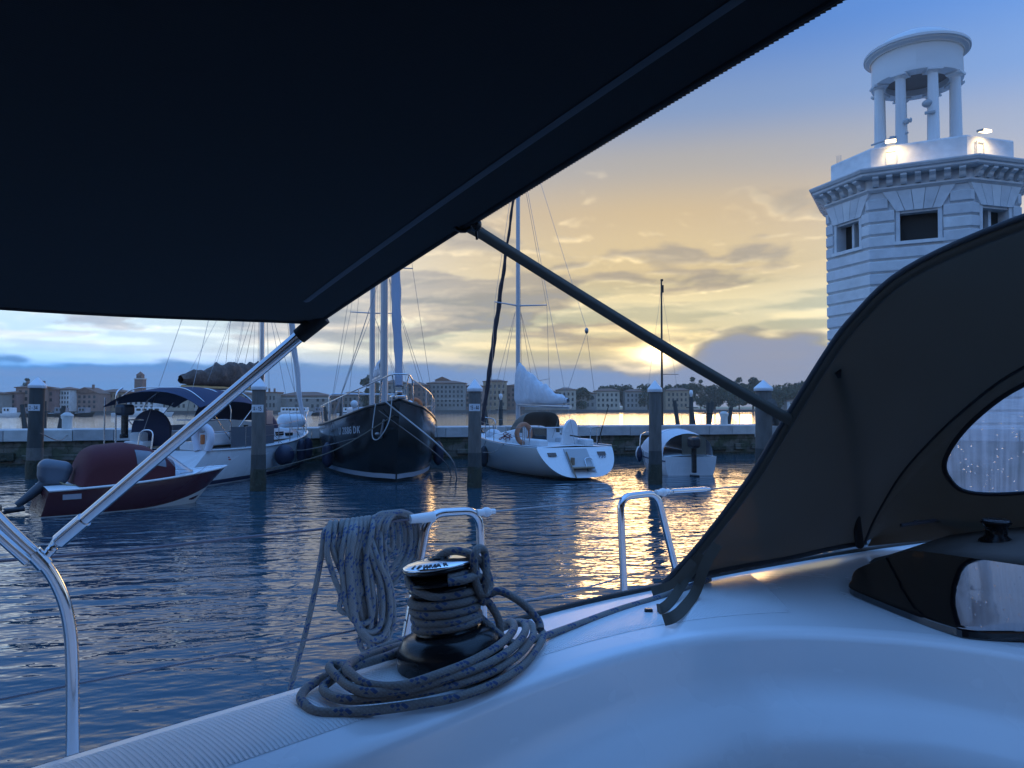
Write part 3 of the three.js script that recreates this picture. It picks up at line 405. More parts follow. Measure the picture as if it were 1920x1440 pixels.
// ---------------------------------------------------------------- bimini canopy overhead
const biminiH = (p) => 0.402 - 0.118 * Math.abs(p) - 0.0255 * p * p;
{
  const o = B(-0.6, 0, 0.40), bim = thing('bimini_canopy', 'black canvas sun canopy stretched over the cockpit, filling the upper left', 'canopy', o);
  const F0 = -1.9, F1 = 0.60, PE = 1.50;
  const sag = (f, p) => -0.018 * Math.sin(Math.PI * (f - F0) / (F1 - F0)) * (1 - (p / PE) ** 2) - 0.006 * Math.sin(f * 5 + 1) * Math.abs(p / PE) ** 3;
  const S = (f, p, up = 0) => B(f + 0.02 * (1 - Math.abs(p) / PE) * (f > 0.3 ? 1 : 0), p, biminiH(p) + sag(f, p) + up);
  const under = [], over = []; for (let i = 0; i <= 40; i++) { const f = lerp(F0, F1, i / 40), r1 = [], r2 = []; for (let j = 0; j <= 48; j++) { const p = lerp(-PE, PE, j / 48); r1.push(S(f, p, -0.0015)); r2.push(S(f, p, 0.0015)); } under.push(r1); over.push(r2); }
  wpart(bim, 'canvas', [sheet(under), sheet(over, true), sheet([under[0], over[0]], true), sheet([under[40], over[40]]), sheet([under.map((r) => r[0]), over.map((r) => r[0])]), sheet([under.map((r) => r[48]), over.map((r) => r[48])], true)], mCanvas);
  const strip = (f0, f1, p0, p1, up, n = 60) => { const r = [[], [], []]; for (let j = 0; j <= n; j++) { const p = lerp(p0, p1, j / n); r[0].push(S(f0, p, up + 0.002)); r[1].push(S((f0 + f1) / 2, p, up)); r[2].push(S(f1, p, up + 0.002)); } return sheet(r); };
  wpart(bim, 'seam_tape', strip(0.513, 0.525, -1.36, 1.36, -0.0045), M([0.075, 0.085, 0.10], 0.75)).userData.label = 'paler stitched seam tape parallel to the front edge';
  const bow = []; for (let j = 0; j <= 60; j++) { const p = lerp(-PE + 0.01, PE - 0.01, j / 60); bow.push(S(0.572, p, 0.0155)); }
  wpart(bim, 'front_bow', sweep(bow, 0.0125, 12), mSteel);
  const hem = []; for (let j = 0; j <= 60; j++) { const p = lerp(-PE, PE, j / 60); hem.push(S(0.598, p, 0)); }
  wpart(bim, 'front_hem', sweep(hem, 0.005, 8), mCanvas);
  const shem = []; for (let j = 0; j <= 40; j++) shem.push(S(lerp(F0, F1, j / 40), PE - 0.003, 0));
  wpart(bim, 'side_hem', sweep(shem, 0.005, 8), mCanvas);
  const teeth = []; for (let k = 0; k < 240; k++) { const p = lerp(0.925, -0.35, k / 240), a = S(0.604, p, -0.001); const t = box(0, 0, 0, 0.0024, 0.0045, 0.007); t.rotateY(HEAD); t.translate(a.x, a.y, a.z); teeth.push(t); }
  const zip = wpart(bim, 'zip_teeth', teeth, M([0.012, 0.012, 0.014], 0.5)); zip.userData.kind = 'stuff';
  const kn = S(0.606, 0.935, -0.004); wpart(bim, 'zip_slider', [ball(kn.x, kn.y, kn.z, 0.009, 1, 1.2, 0.8), bar(kn, kn.clone().add(V(0.002, -0.022, 0)), 0.002)], mBlackMetal);
  // forward strut from the corner down to the pushpit
  const cTop = onF(592, 604, 0.59), cBot = onP(108, 1017, 1.85);
  const pole = wpart(bim, 'forward_strut', [bar(cBot, cTop, 0.0127, 0.0127, 20)], mSteel);
  { const d = cTop.clone().sub(cBot).normalize(); const a = cBot.clone().addScaledVector(d, 0.005); const e = cBot.clone().addScaledVector(d, 0.075); wpart(pole, 'end_sleeve', [bar(a, e, 0.0158, 0.0158, 20), bar(a.clone().addScaledVector(d, -0.02), a, 0.009, 0.014, 12)], mSteel);
    const q = cTop.clone().addScaledVector(d, -0.045); wpart(pole, 'canvas_pocket', [bar(q, cTop.clone().addScaledVector(d, 0.02), 0.0165, 0.019, 12)], mCanvas); }
  const rearTop = S(-1.5, PE - 0.02, 0), rearBot = B(-1.2, 1.7, -0.6); wpart(bim, 'rear_strut', [bar(rearBot, rearTop, 0.0127, 0.0127, 12)], mSteel);
  const o1 = S(0.55, -PE + 0.02, 0); wpart(bim, 'far_strut', [bar(B(-0.3, -1.85, -0.4), o1, 0.0127, 0.0127, 12)], mSteel);
}
// strap from canopy to sprayhood
{
  const a = onF(868, 416, 0.603), b = onF(1482, 788, 1.5), d = b.clone().sub(a), o = a.clone();
  const strap = thing('tension_strap', 'dark webbing strap running from the canopy edge down to the sprayhood', 'strap', o);
  const side = d.clone().normalize().cross(V(0, 0, 1)).normalize(), toEye = d.clone().normalize().cross(side).normalize();
  const prof = (w, t, n = 24) => { const r = [[], [], [], [], []]; for (let i = 0; i <= n; i++) { const s = i / n, q = a.clone().addScaledVector(d, s).add(V(0, -0.006 * Math.sin(Math.PI * s), 0)), W = lerp(0.0085, 0.0125, s) * (s < 0.03 ? 1.3 : 1); const c = [[W, 0], [0, t], [-W, 0], [0, -t], [W, 0]]; c.forEach(([u, v], k) => r[k].push(q.clone().addScaledVector(side, u).addScaledVector(toEye, v))); } return sheet(r); };
  wpart(strap, 'webbing', prof(0.012, 0.004), mWebbingGlare);
  wpart(strap, 'front_buckle', (() => { const g = new THREE.TorusGeometry(0.014, 0.003, 6, 14); g.translate(a.x, a.y, a.z); return g; })(), mBlackMetal);
}

// ---------------------------------------------------------------- sprayhood
{
  const o = B(1.9, 0.6, DECK), hood = thing('sprayhood', 'dark canvas sprayhood with clear window over the companionway at right', 'sprayhood', o);
  const mirror = (list) => [...list, ...list.slice(0, -1).reverse().map(([f, p, h]) => [f, -p, h])];
  const Apts = mirror([[1.455, 1.352, -0.445], [1.475, 1.255, -0.335], [1.50, 1.13, -0.17], [1.50, 1.035, -0.035], [1.50, 0.935, 0.106], [1.50, 0.868, 0.184], [1.50, 0.758, 0.268], [1.495, 0.555, 0.328], [1.485, 0.28, 0.366], [1.48, 0, 0.378]]);
  const Mpts = mirror([[2.36, 1.335, -0.435], [2.31, 1.27, -0.34], [2.25, 1.16, -0.20], [2.20, 1.04, -0.085], [2.13, 0.91, 0.01], [2.06, 0.78, 0.085], [2.01, 0.62, 0.15], [1.96, 0.42, 0.20], [1.93, 0.2, 0.235], [1.92, 0, 0.245]]);
  const Cpts = mirror([[2.37, 1.33, -0.445], [2.46, 1.27, -0.435], [2.55, 1.18, -0.42], [2.63, 1.07, -0.40], [2.70, 0.95, -0.385], [2.76, 0.82, -0.37], [2.81, 0.65, -0.36], [2.85, 0.44, -0.35], [2.88, 0.22, -0.345], [2.89, 0, -0.34]]);
  const NU = 96, cur = (l) => spline(l.map(([f, p, h]) => V(f, p, h)), NU); const A = cur(Apts), Mm = cur(Mpts), C = cur(Cpts);
  const toW = (v) => B(v.x, v.y, v.z);
  const bil = (arr, u) => { const x = Math.min(NU - 1e-6, Math.max(0, u * NU)), i = Math.floor(x); return arr[i].clone().lerp(arr[i + 1], x - i); };
  // roof and sides between the aft hoop and the crease, sagging a little, bottom edge cut in a curve
  const roof = []; for (let k = 0; k <= 22; k++) { const v = k / 22, row = []; for (let i = 0; i <= NU; i++) { const u = i / NU; const side = Math.min(u, 1 - u) * 2; let uu = u; const lift = 0.028 * Math.sin(Math.PI * Math.min(1, v * 1.0)) ; const q = bil(A, uu).lerp(bil(Mm, uu), v); const s = Math.sin(Math.PI * v); q.z += 0.03 * s * sstep(0.25, 0.8, side) - 0.012 * s * sstep(0.6, 0.1, side) * 0; q.y += (u < 0.5 ? -1 : 1) * 0.02 * s * sstep(0.75, 0.2, side); if (side < 0.16) q.z += (1 - side / 0.16) * (0.010 * Math.sin(Math.PI * Math.min(1, v)) + 0.002); q.z += 0.003 * Math.sin(u * 40 + v * 9) * s; row.push(toW(q)); } roof.push(row); }
  const roofOut = roof.map((r, k) => r.map((p, i) => { const c = toW(V(1.9, 0, -0.3)); return p.clone().add(p.clone().sub(c).normalize().multiplyScalar(0.003)); }));
  wpart(hood, 'roof_canvas', sheet(roof), mHoodCanvasGlare);
  // forward panel with two vinyl windows, built as rings round each window
  const F = (u, v) => { const q = bil(Mm, u).lerp(bil(C, u), v); const n = Math.sin(Math.PI * v); q.x += 0.03 * n; q.z += 0.015 * n; return toW(q); };
  const ringPanel = (u0, u1, win, nm, label) => {
    const na = 96, nr = 10, rows = []; const cu = (win[0] + win[1]) / 2, cv = (win[2] + win[3]) / 2, hu = (win[1] - win[0]) / 2, hv = (win[3] - win[2]) / 2, e = 2.8;
    const innerPt = (a) => { const c = Math.cos(a), s = Math.sin(a); return [cu + hu * Math.sign(c) * Math.pow(Math.abs(c), 2 / e), cv + hv * Math.sign(s) * Math.pow(Math.abs(s), 2 / e)]; };
    const outerPt = (a) => { const c = Math.cos(a), s = Math.sin(a); const U = c > 0 ? u1 - cu : cu - u0, Vv = s > 0 ? 1 - cv : cv; const k = Math.min(U / Math.max(1e-6, Math.abs(c)), Vv / Math.max(1e-6, Math.abs(s)) ); return [cu + c * k, cv + s * k]; };
    for (let r = 0; r <= nr; r++) { const t = r / nr, row = []; for (let i = 0; i <= na; i++) { const a = i / na * Math.PI * 2, p = innerPt(a), q = outerPt(Math.atan2((p[1] - cv), (p[0] - cu))); row.push(F(lerp(p[0], q[0], t), lerp(p[1], q[1], t))); } rows.push(row); }
    wpart(hood, nm, sheet(rows), mHoodCanvasGlare);
    const wr = []; for (let r = 0; r <= 8; r++) { const t = r / 8, row = []; for (let i = 0; i <= na; i++) { const p = innerPt(i / na * Math.PI * 2); row.push(F(lerp(cu, p[0], t), lerp(cv, p[1], t))); } wr.push(row); }
    const w = wpart(hood, 'window', uvMetres(sheet(wr)), mVinyl); if (label) w.userData.label = label;
    const rim = []; for (let i = 0; i <= na; i++) { const p = innerPt(i / na * Math.PI * 2); rim.push(F(...p)); }
    wpart(w, 'window_binding', sweep(rim, 0.007, 8), mCanvasBinding);
    return { innerPt, F };
  };
  const tVinyl = texture(512, 512, (u, v) => 0.45 + 0.55 * (0.5 * tnoise(u, v, 5, 5) + 0.5 * tnoise((u + v * 0.6) % 1 * 1, v * 0.1 + u * 0.1, 48, 3)));
  const mVinyl = PM([0.86, 0.83, 0.84], 0.28, { transmission: 0.95, thickness: 0, ior: 1.45, roughnessMap: rep(tVinyl, 2.5), bumpMap: rep(tVinyl, 2.5), bumpScale: 0.0012 }); mVinyl.roughness = 0.75;
  ringPanel(0.0, 0.44, [0.150, 0.415, 0.07, 0.70], 'port_panel', 'clear vinyl window with raindrops');
  ringPanel(0.44, 1.0, [0.47, 0.86, 0.10, 0.74], 'front_panel');
  // raindrops on the vinyl
  const drops = []; for (let k = 0; k < 150; k++) { const u = rr(0.165, 0.40), v = rr(0.11, 0.66), p = F(u, v), r = rr(0.0012, 0.0034); drops.push(ball(p.x, p.y, p.z, r, 1, 1, 1, 6)); }
  const dr = wpart(hood, 'raindrops', drops, PM([1, 1, 1], 0.02, { transmission: 1, thickness: 0.004, ior: 1.33 })); dr.userData.kind = 'stuff';
  // frame: aft hoop tube, crease binding, brace
  wpart(hood, 'aft_hoop_sleeve', sweep(A.map((q) => { const w = q.clone(); w.z -= 0.008; w.x += 0.012; return toW(w); }), 0.0125, 12), mHoodCanvasGlare);
  wpart(hood, 'aft_hem', sweep(roof[0].map((p) => p.clone()), 0.006, 8), mCanvasBinding);
  wpart(hood, 'crease_binding', sweep(Mm.map(toW), 0.005, 8), mCanvasBinding);
  wpart(hood, 'brace_sleeve', sweep(spline([onH(1612, 1022, -0.43), B(2.1, 1.22, -0.25), B(1.80, 1.06, -0.05), B(1.57, 0.95, 0.085)], 30), 0.013, 10), mCanvas);
  const skirt = []; for (let k = 0; k <= 22; k++) { const p = roof[k][0].clone(); skirt.push(p); }
  wpart(hood, 'bottom_hem', sweep(skirt, 0.009, 8), mCanvasBinding);
  // tie-down straps at the port foot
  const straps = [[[1318, 1040], [1288, 1082], [1262, 1122], [1243, 1140], [1232, 1142]], [[1345, 1020], [1322, 1060], [1304, 1110], [1280, 1142], [1262, 1157], [1244, 1163]], [[1300, 1052], [1268, 1090], [1240, 1104], [1222, 1110]]];
  straps.forEach((s, n) => { const P = spline(s.map(([x, y], i) => { const last = s.length - 1; const hp = lerp(-0.36, DECK + 0.018, Math.pow(i / last, 0.8)); return i === last || i === last - 1 ? onH(x, y, DECK + 0.018 + (last - i) * 0.006) : (() => { const q = onF(x, y, 1.425 - 0.015 * n); return q.y < EYE.y + DECK + 0.02 ? onH(x, y, DECK + 0.022) : q; })(); }), 30); const w = [0.011, 0.012, 0.010][n], r = [[], []]; const nn = V(0.75, 0.1, 0.1).normalize(); P.forEach((p, i) => { const t = (P[Math.min(30, i + 1)].clone().sub(P[Math.max(0, i - 1)])).normalize(), sd = t.clone().cross(p.clone().sub(EYE).normalize()).normalize(); r[0].push(p.clone().addScaledVector(sd, w)); r[1].push(p.clone().addScaledVector(sd, -w)); }); const g1 = sheet(r), back = r.map((row) => row.map((p) => p.clone().add(p.clone().sub(EYE).normalize().multiplyScalar(0.0025)))); wpart(hood, 'tie_strap', [g1, sheet(back, true), sheet([r[0], back[0]]), sheet([r[1], back[1]], true)], mWebbingGlare); });
  const e = onH(1216, 1147, DECK + 0.012); wpart(hood, 'deck_eye', [rbox(e.x, e.y + 0.002, e.z, 0.018, 0.01, 0.012, 0.003)], mBlackMetal);
}
// ---------------------------------------------------------------- stone pier, lighthouse tower, mooring posts
const mStone = [[0.50, 0.49, 0.47], [0.44, 0.43, 0.42], [0.54, 0.53, 0.50], [0.40, 0.395, 0.385]].map((c) => M(0xffffff, 0.85, { map: rep(tintTex(c, 0.22, 5), 0.5), bumpMap: rep(tGrain, 0.7), bumpScale: 0.012 }));
const tMur = texture(512, 512, (u, v, o) => { const n = tnoise(u, v, 6, 5), m = tnoise(v, u, 14, 4), j = (v * 7 + 0.25 * tnoise(u, v, 3, 3)) % 1, k = (u * 5 + (Math.floor(v * 7) % 2) * 0.5 + 0.2 * m) % 1; const joint = Math.min(sstep(0, 0.12, j) * sstep(1, 0.9, j), sstep(0, 0.07, k) * sstep(1, 0.95, k)); const g = sstep(0.45, 0.6, n); const c = [lerp(0.16, 0.07, g), lerp(0.145, 0.085, g), lerp(0.115, 0.05, g)]; for (let q = 0; q < 3; q++) o[q] = Math.pow(c[q] * (0.5 + 0.5 * joint) * (0.6 + 0.8 * m), 1 / 2.2); }, true);
const mQuayWall = M(0xffffff, 0.9, { map: rep(tMur, 0.4), bumpMap: rep(tSmudge, 0.9), bumpScale: 0.08 });
const mAlgae = M(0xffffff, 0.55, { map: rep(tintTex([0.016, 0.026, 0.012], 0.5, 8), 0.8), bumpMap: rep(tGrain, 1.2), bumpScale: 0.05 });
const PIER_A = V(-34, 0, -22.8), PIER_B = V(26, 0, -38.6), PTOP = 1.28;
{
  const d = PIER_B.clone().sub(PIER_A), L = d.length(), turn = -Math.atan2(d.z, d.x);
  const pier = thing('stone_pier', 'low stone pier closing the marina behind the moored boats', 'pier', PIER_A.clone(), turn);
  part(pier, 'wall', uvMetres(box(L / 2, 0.43, -1.6, L, 0.92, 3.1)), mQuayWall);
  part(pier, 'weed_band', uvMetres(box(L / 2, -0.25, -1.6, L, 0.70, 3.22)), mAlgae).userData.label = 'dark green weed along the waterline';
  let x = 0, k = 0;
  while (x < L) { const w = Math.min(L - x, 1.05 + 0.5 * rnd()), h = 0.40 + 0.01 * rnd(); part(pier, 'cap_stone', uvMetres(rbox(x + w / 2, PTOP - h / 2 + 0.012 * rnd(), -0.24 + 0.03 * rnd(), w - 0.014, h, 0.72, 0.02, 2)), mStone[Math.floor(rnd() * 4)]); x += w; k++; }
  part(pier, 'paving', uvMetres(box(L / 2, PTOP - 0.10, -1.85, L, 0.16, 2.5)), mStone[1]);
  // barnacled ledge stones standing proud of the lower wall
  for (let i = 0; i < 60; i++) { const w = rr(0.5, 1.1), xx = i * (L / 60) + rr(0, 0.3); part(pier, 'ledge_stone', uvMetres(rbox(xx, 0.30 + rr(-0.05, 0.05), -0.02, w, rr(0.16, 0.3), 0.22, 0.05, 2)), [mQuayWall, mAlgae, mQuayWall][i % 3]); }
}
const pierAt = (px) => { const r = ray(px, 763); const d = PIER_B.clone().sub(PIER_A); const t = (PIER_A.x * d.z - PIER_A.z * d.x) / (r.x * d.z - r.z * d.x); return V(r.x * t, 0, r.z * t); };
{ // rounded stone bollards on the pier
  const g = lathe([[0, 0.62], [0.12, 0.60], [0.20, 0.53], [0.21, 0.45], [0.17, 0.38], [0.17, 0.05], [0.21, 0], [0.21, -0.02]], 24);
  for (const [px, dd, lab] of [[1371, 1.2, 'pale stone bollard on the pier between the far mooring piles'], [96, 1.0, 'white capped bollard on the pier beside the left mooring post']]) { const p = pierAt(px).addScaledVector(V(0, 0, -1), dd); const b = thing('pier_bollard', lab, 'bollard', V(p.x, PTOP - 0.02, p.z), 0, 'bollards on the pier'); part(b, 'shaft', g, mStone[2]); part(b, 'cap', (() => { const c = lathe([[0, 0.645], [0.10, 0.63], [0.215, 0.54], [0.215, 0.50]], 24); return c; })(), mStone[0]); }
}

// mooring posts with white caps
const mPost = M(0xffffff, 0.8, { map: rep(tintTex([0.13, 0.12, 0.11], 0.35, 8), 1.5, 0.5), bumpMap: rep(tGrain, 3, 0.5), bumpScale: 0.01 });
const mPostDark = M(0xffffff, 0.75, { map: rep(tintTex([0.045, 0.05, 0.05], 0.4, 8), 1.5, 0.5), bumpMap: rep(tGrain, 3, 0.5), bumpScale: 0.012 });
const mPostWeed = M(0xffffff, 0.6, { map: rep(tintTex([0.02, 0.026, 0.014], 0.5, 8), 1.5), bumpMap: rep(tGrain, 3), bumpScale: 0.03 });
const mCapWhite = M([0.70, 0.71, 0.73], 0.5);
function plateTex(txt) { const c = document.createElement('canvas'); c.width = 256; c.height = 80; const x = c.getContext('2d'); x.fillStyle = '#c9ccd0'; x.fillRect(0, 0, 256, 80); x.fillStyle = '#10151f'; x.font = 'bold 60px sans-serif'; x.textAlign = 'center'; x.textBaseline = 'middle'; x.fillText(txt, 128, 42); const t = new THREE.CanvasTexture(c); t.colorSpace = THREE.SRGBColorSpace; return t; }
function mooringPost(px, yWater, yCap, wpx, lean, dark, label, plate, yPlate) {
  const foot = onY(px, yWater, 0), d = -foot.z, r = wpx / FOCAL * d / 2, H = at(px, yCap, d).y;
  const p = thing('mooring_post', label, 'mooring post', V(foot.x, -1.2, foot.z), 0, 'capped mooring posts in the basin'); p.rotation.z = lean;
  const capH = 0.30, split = 1.9;
  part(p, 'upper_shaft', (() => { const g = new THREE.CylinderGeometry(r * 0.95, r, H + 1.2 - capH - 0.9 - 1.2, 22, 6); g.translate(0, 1.2 + 0.9 + (H - capH - 0.9) / 2, 0); return g; })(), dark ? mPostDark : mPost);
  part(p, 'lower_shaft', (() => { const g = new THREE.CylinderGeometry(r * 1.02, r * 1.05, 0.7, 22, 4); g.translate(0, 1.2 + 0.9 - 0.34, 0); return g; })(), dark ? mPost : mPostDark);
  part(p, 'weed_collar', (() => { const g = new THREE.CylinderGeometry(r * 1.06, r * 1.25, 1.8, 22, 8); const q = g.attributes.position; for (let i = 0; i < q.count; i++) { const k = 1 + 0.14 * (vnoise(q.getX(i) * 9 + px, q.getY(i) * 6 + q.getZ(i) * 9) - 0.5); q.setX(i, q.getX(i) * k); q.setZ(i, q.getZ(i) * k); } g.computeVertexNormals(); g.translate(0, 0.85, 0); return g; })(), mPostWeed);
  part(p, 'cap', lathe([[0, capH], [0.02, capH - 0.012], [r * 1.16, 0.07], [r * 1.18, 0.05], [r * 1.18, -0.02], [r * 1.05, -0.025], [0, -0.025]], 8).translate(0, 1.2 + H - capH, 0), mCapWhite);
  if (plate) { const yP = at(px, yPlate, d).y + 1.2; const w = r * 1.75, h = 0.19, n = 10, rows = [[], []]; for (let i = 0; i <= n; i++) { const a = lerp(-0.95, 0.95, i / n); rows[0].push(V(Math.sin(a) * r * 1.02, yP + h / 2, Math.cos(a) * r * 1.02)); rows[1].push(V(Math.sin(a) * r * 1.02, yP - h / 2, Math.cos(a) * r * 1.02)); } const g = sheet(rows); const uv = g.attributes.uv; for (let j = 0; j < 2; j++) for (let i = 0; i <= n; i++) uv.setXY(j * (n + 1) + i, i / n, 1 - j); const back = rows.map((q) => q.map((v) => V(v.x * 0.985, v.y, v.z * 0.985))); const pl = part(p, 'number_plate', g, new THREE.MeshStandardMaterial({ map: plateTex(plate), roughness: 0.5 })); pl.userData.label = 'white berth number plate'; }
  return p;
}
mooringPost(62, 898, 707, 27, -0.02, true, 'dark mooring post with white cap at the far left', '32 - 34', 764);
mooringPost(484, 920, 707, 26.5, 0.0, false, 'weathered mooring post in front of the white yacht with stowed boom', '14 - 15', 766);
mooringPost(890, 914, 711, 25, 0.0, false, 'mooring post between the black hull and the white racing yacht', '15 - 44', 764);
mooringPost(1229, 908, 713, 24, 0.0, false, 'mooring post in front of the small covered motorboat', null, 0);
mooringPost(1433, 900, 712, 31, 0.0, false, 'stout mooring post beside the sprayhood edge', null, 0);
{ // raking timber leaning on the last post
  const a = onY(1482, 880, -0.6), b = at(1446, 757, 21.5), o = a.clone(); const m = shade(new THREE.Mesh(bar(V(0, 0, 0), b.clone().sub(a), 0.17, 0.15, 16), mPost)); m.name = numbered('raking_pile'); m.position.copy(o); scene.add(m); tag(m, 'slanting timber pile leaning against the post by the sprayhood', 'pile');
}
// dolphins of piles out in the lagoon beyond the pier
function dolphin(px, d, yTop, label, lamp) {
  const c = at(px, 763, d); const t = thing('pile_dolphin', label, 'mooring piles', V(c.x, -1.5, c.z), 0, 'pile clusters beyond the pier'); const H = at(px, yTop, d).y + 1.5;
  for (const [dx, dz, lean, hh] of [[0, 0, 0, 1], [0.65, 0.2, -0.16, 0.93], [-0.55, 0.4, 0.14, 0.95]]) { const g = new THREE.CylinderGeometry(0.14, 0.19, H * hh, 12); g.translate(0, H * hh / 2, 0); g.rotateZ(-lean * -1); g.translate(dx * 1.3, 0, dz); part(t, 'pile', g, mPostDark); }
  part(t, 'iron_band', new THREE.TorusGeometry(0.42, 0.035, 6, 18).rotateX(Math.PI / 2).translate(0.02, H * 0.82, 0.1), mBlackMetal);
  if (lamp) part(t, 'lamp_head', lathe([[0, 0.34], [0.10, 0.30], [0.14, 0.12], [0.10, 0], [0.04, -0.2], [0, -0.2]], 14).translate(0, H + 0.15, 0), mCapWhite);
}
dolphin(83, 52, 752, 'pile cluster in the lagoon left of the dark capped post');
dolphin(939, 58, 750, 'pile cluster with white lamp between the two yacht masts', true);
dolphin(1296, 55, 744, 'pile cluster with lamp right of the low sun', true);
dolphin(1328, 50, 755, 'bare pile cluster left of the pale stone bollard');
dolphin(640, 60, 757, 'pile cluster glimpsed past the black bow');
{ // slender signal mast standing on the pier, with a small pennant
  const f = pierAt(1249).add(V(0, PTOP - 0.08, -0.9)), H = at(1249, 527, -f.z).y - f.y; const t = thing('signal_mast', 'slender dark signal mast rising in front of the sun', 'mast', f);
  part(t, 'pole', bar(V(0, 0, 0), V(0, H, 0), 0.06, 0.035, 10), M([0.05, 0.045, 0.04], 0.6));
  part(t, 'masthead', [rbox(0.02, H + 0.04, 0, 0.12, 0.1, 0.08, 0.02), rbox(0.07, H - 0.35, 0, 0.07, 0.35, 0.05, 0.02)], mBlackMetal);
  for (const s of [-1, 1]) part(t, 'stay', bar(V(s * 0.9, 0, 0.2), V(0, H * 0.96, 0), 0.006, 0.006, 5), mWire);
  part(t, 'crossbar', bar(V(0, H * 0.36, 0), V(0.75, H * 0.36, 0), 0.015, 0.012, 6), mBlackMetal);
}

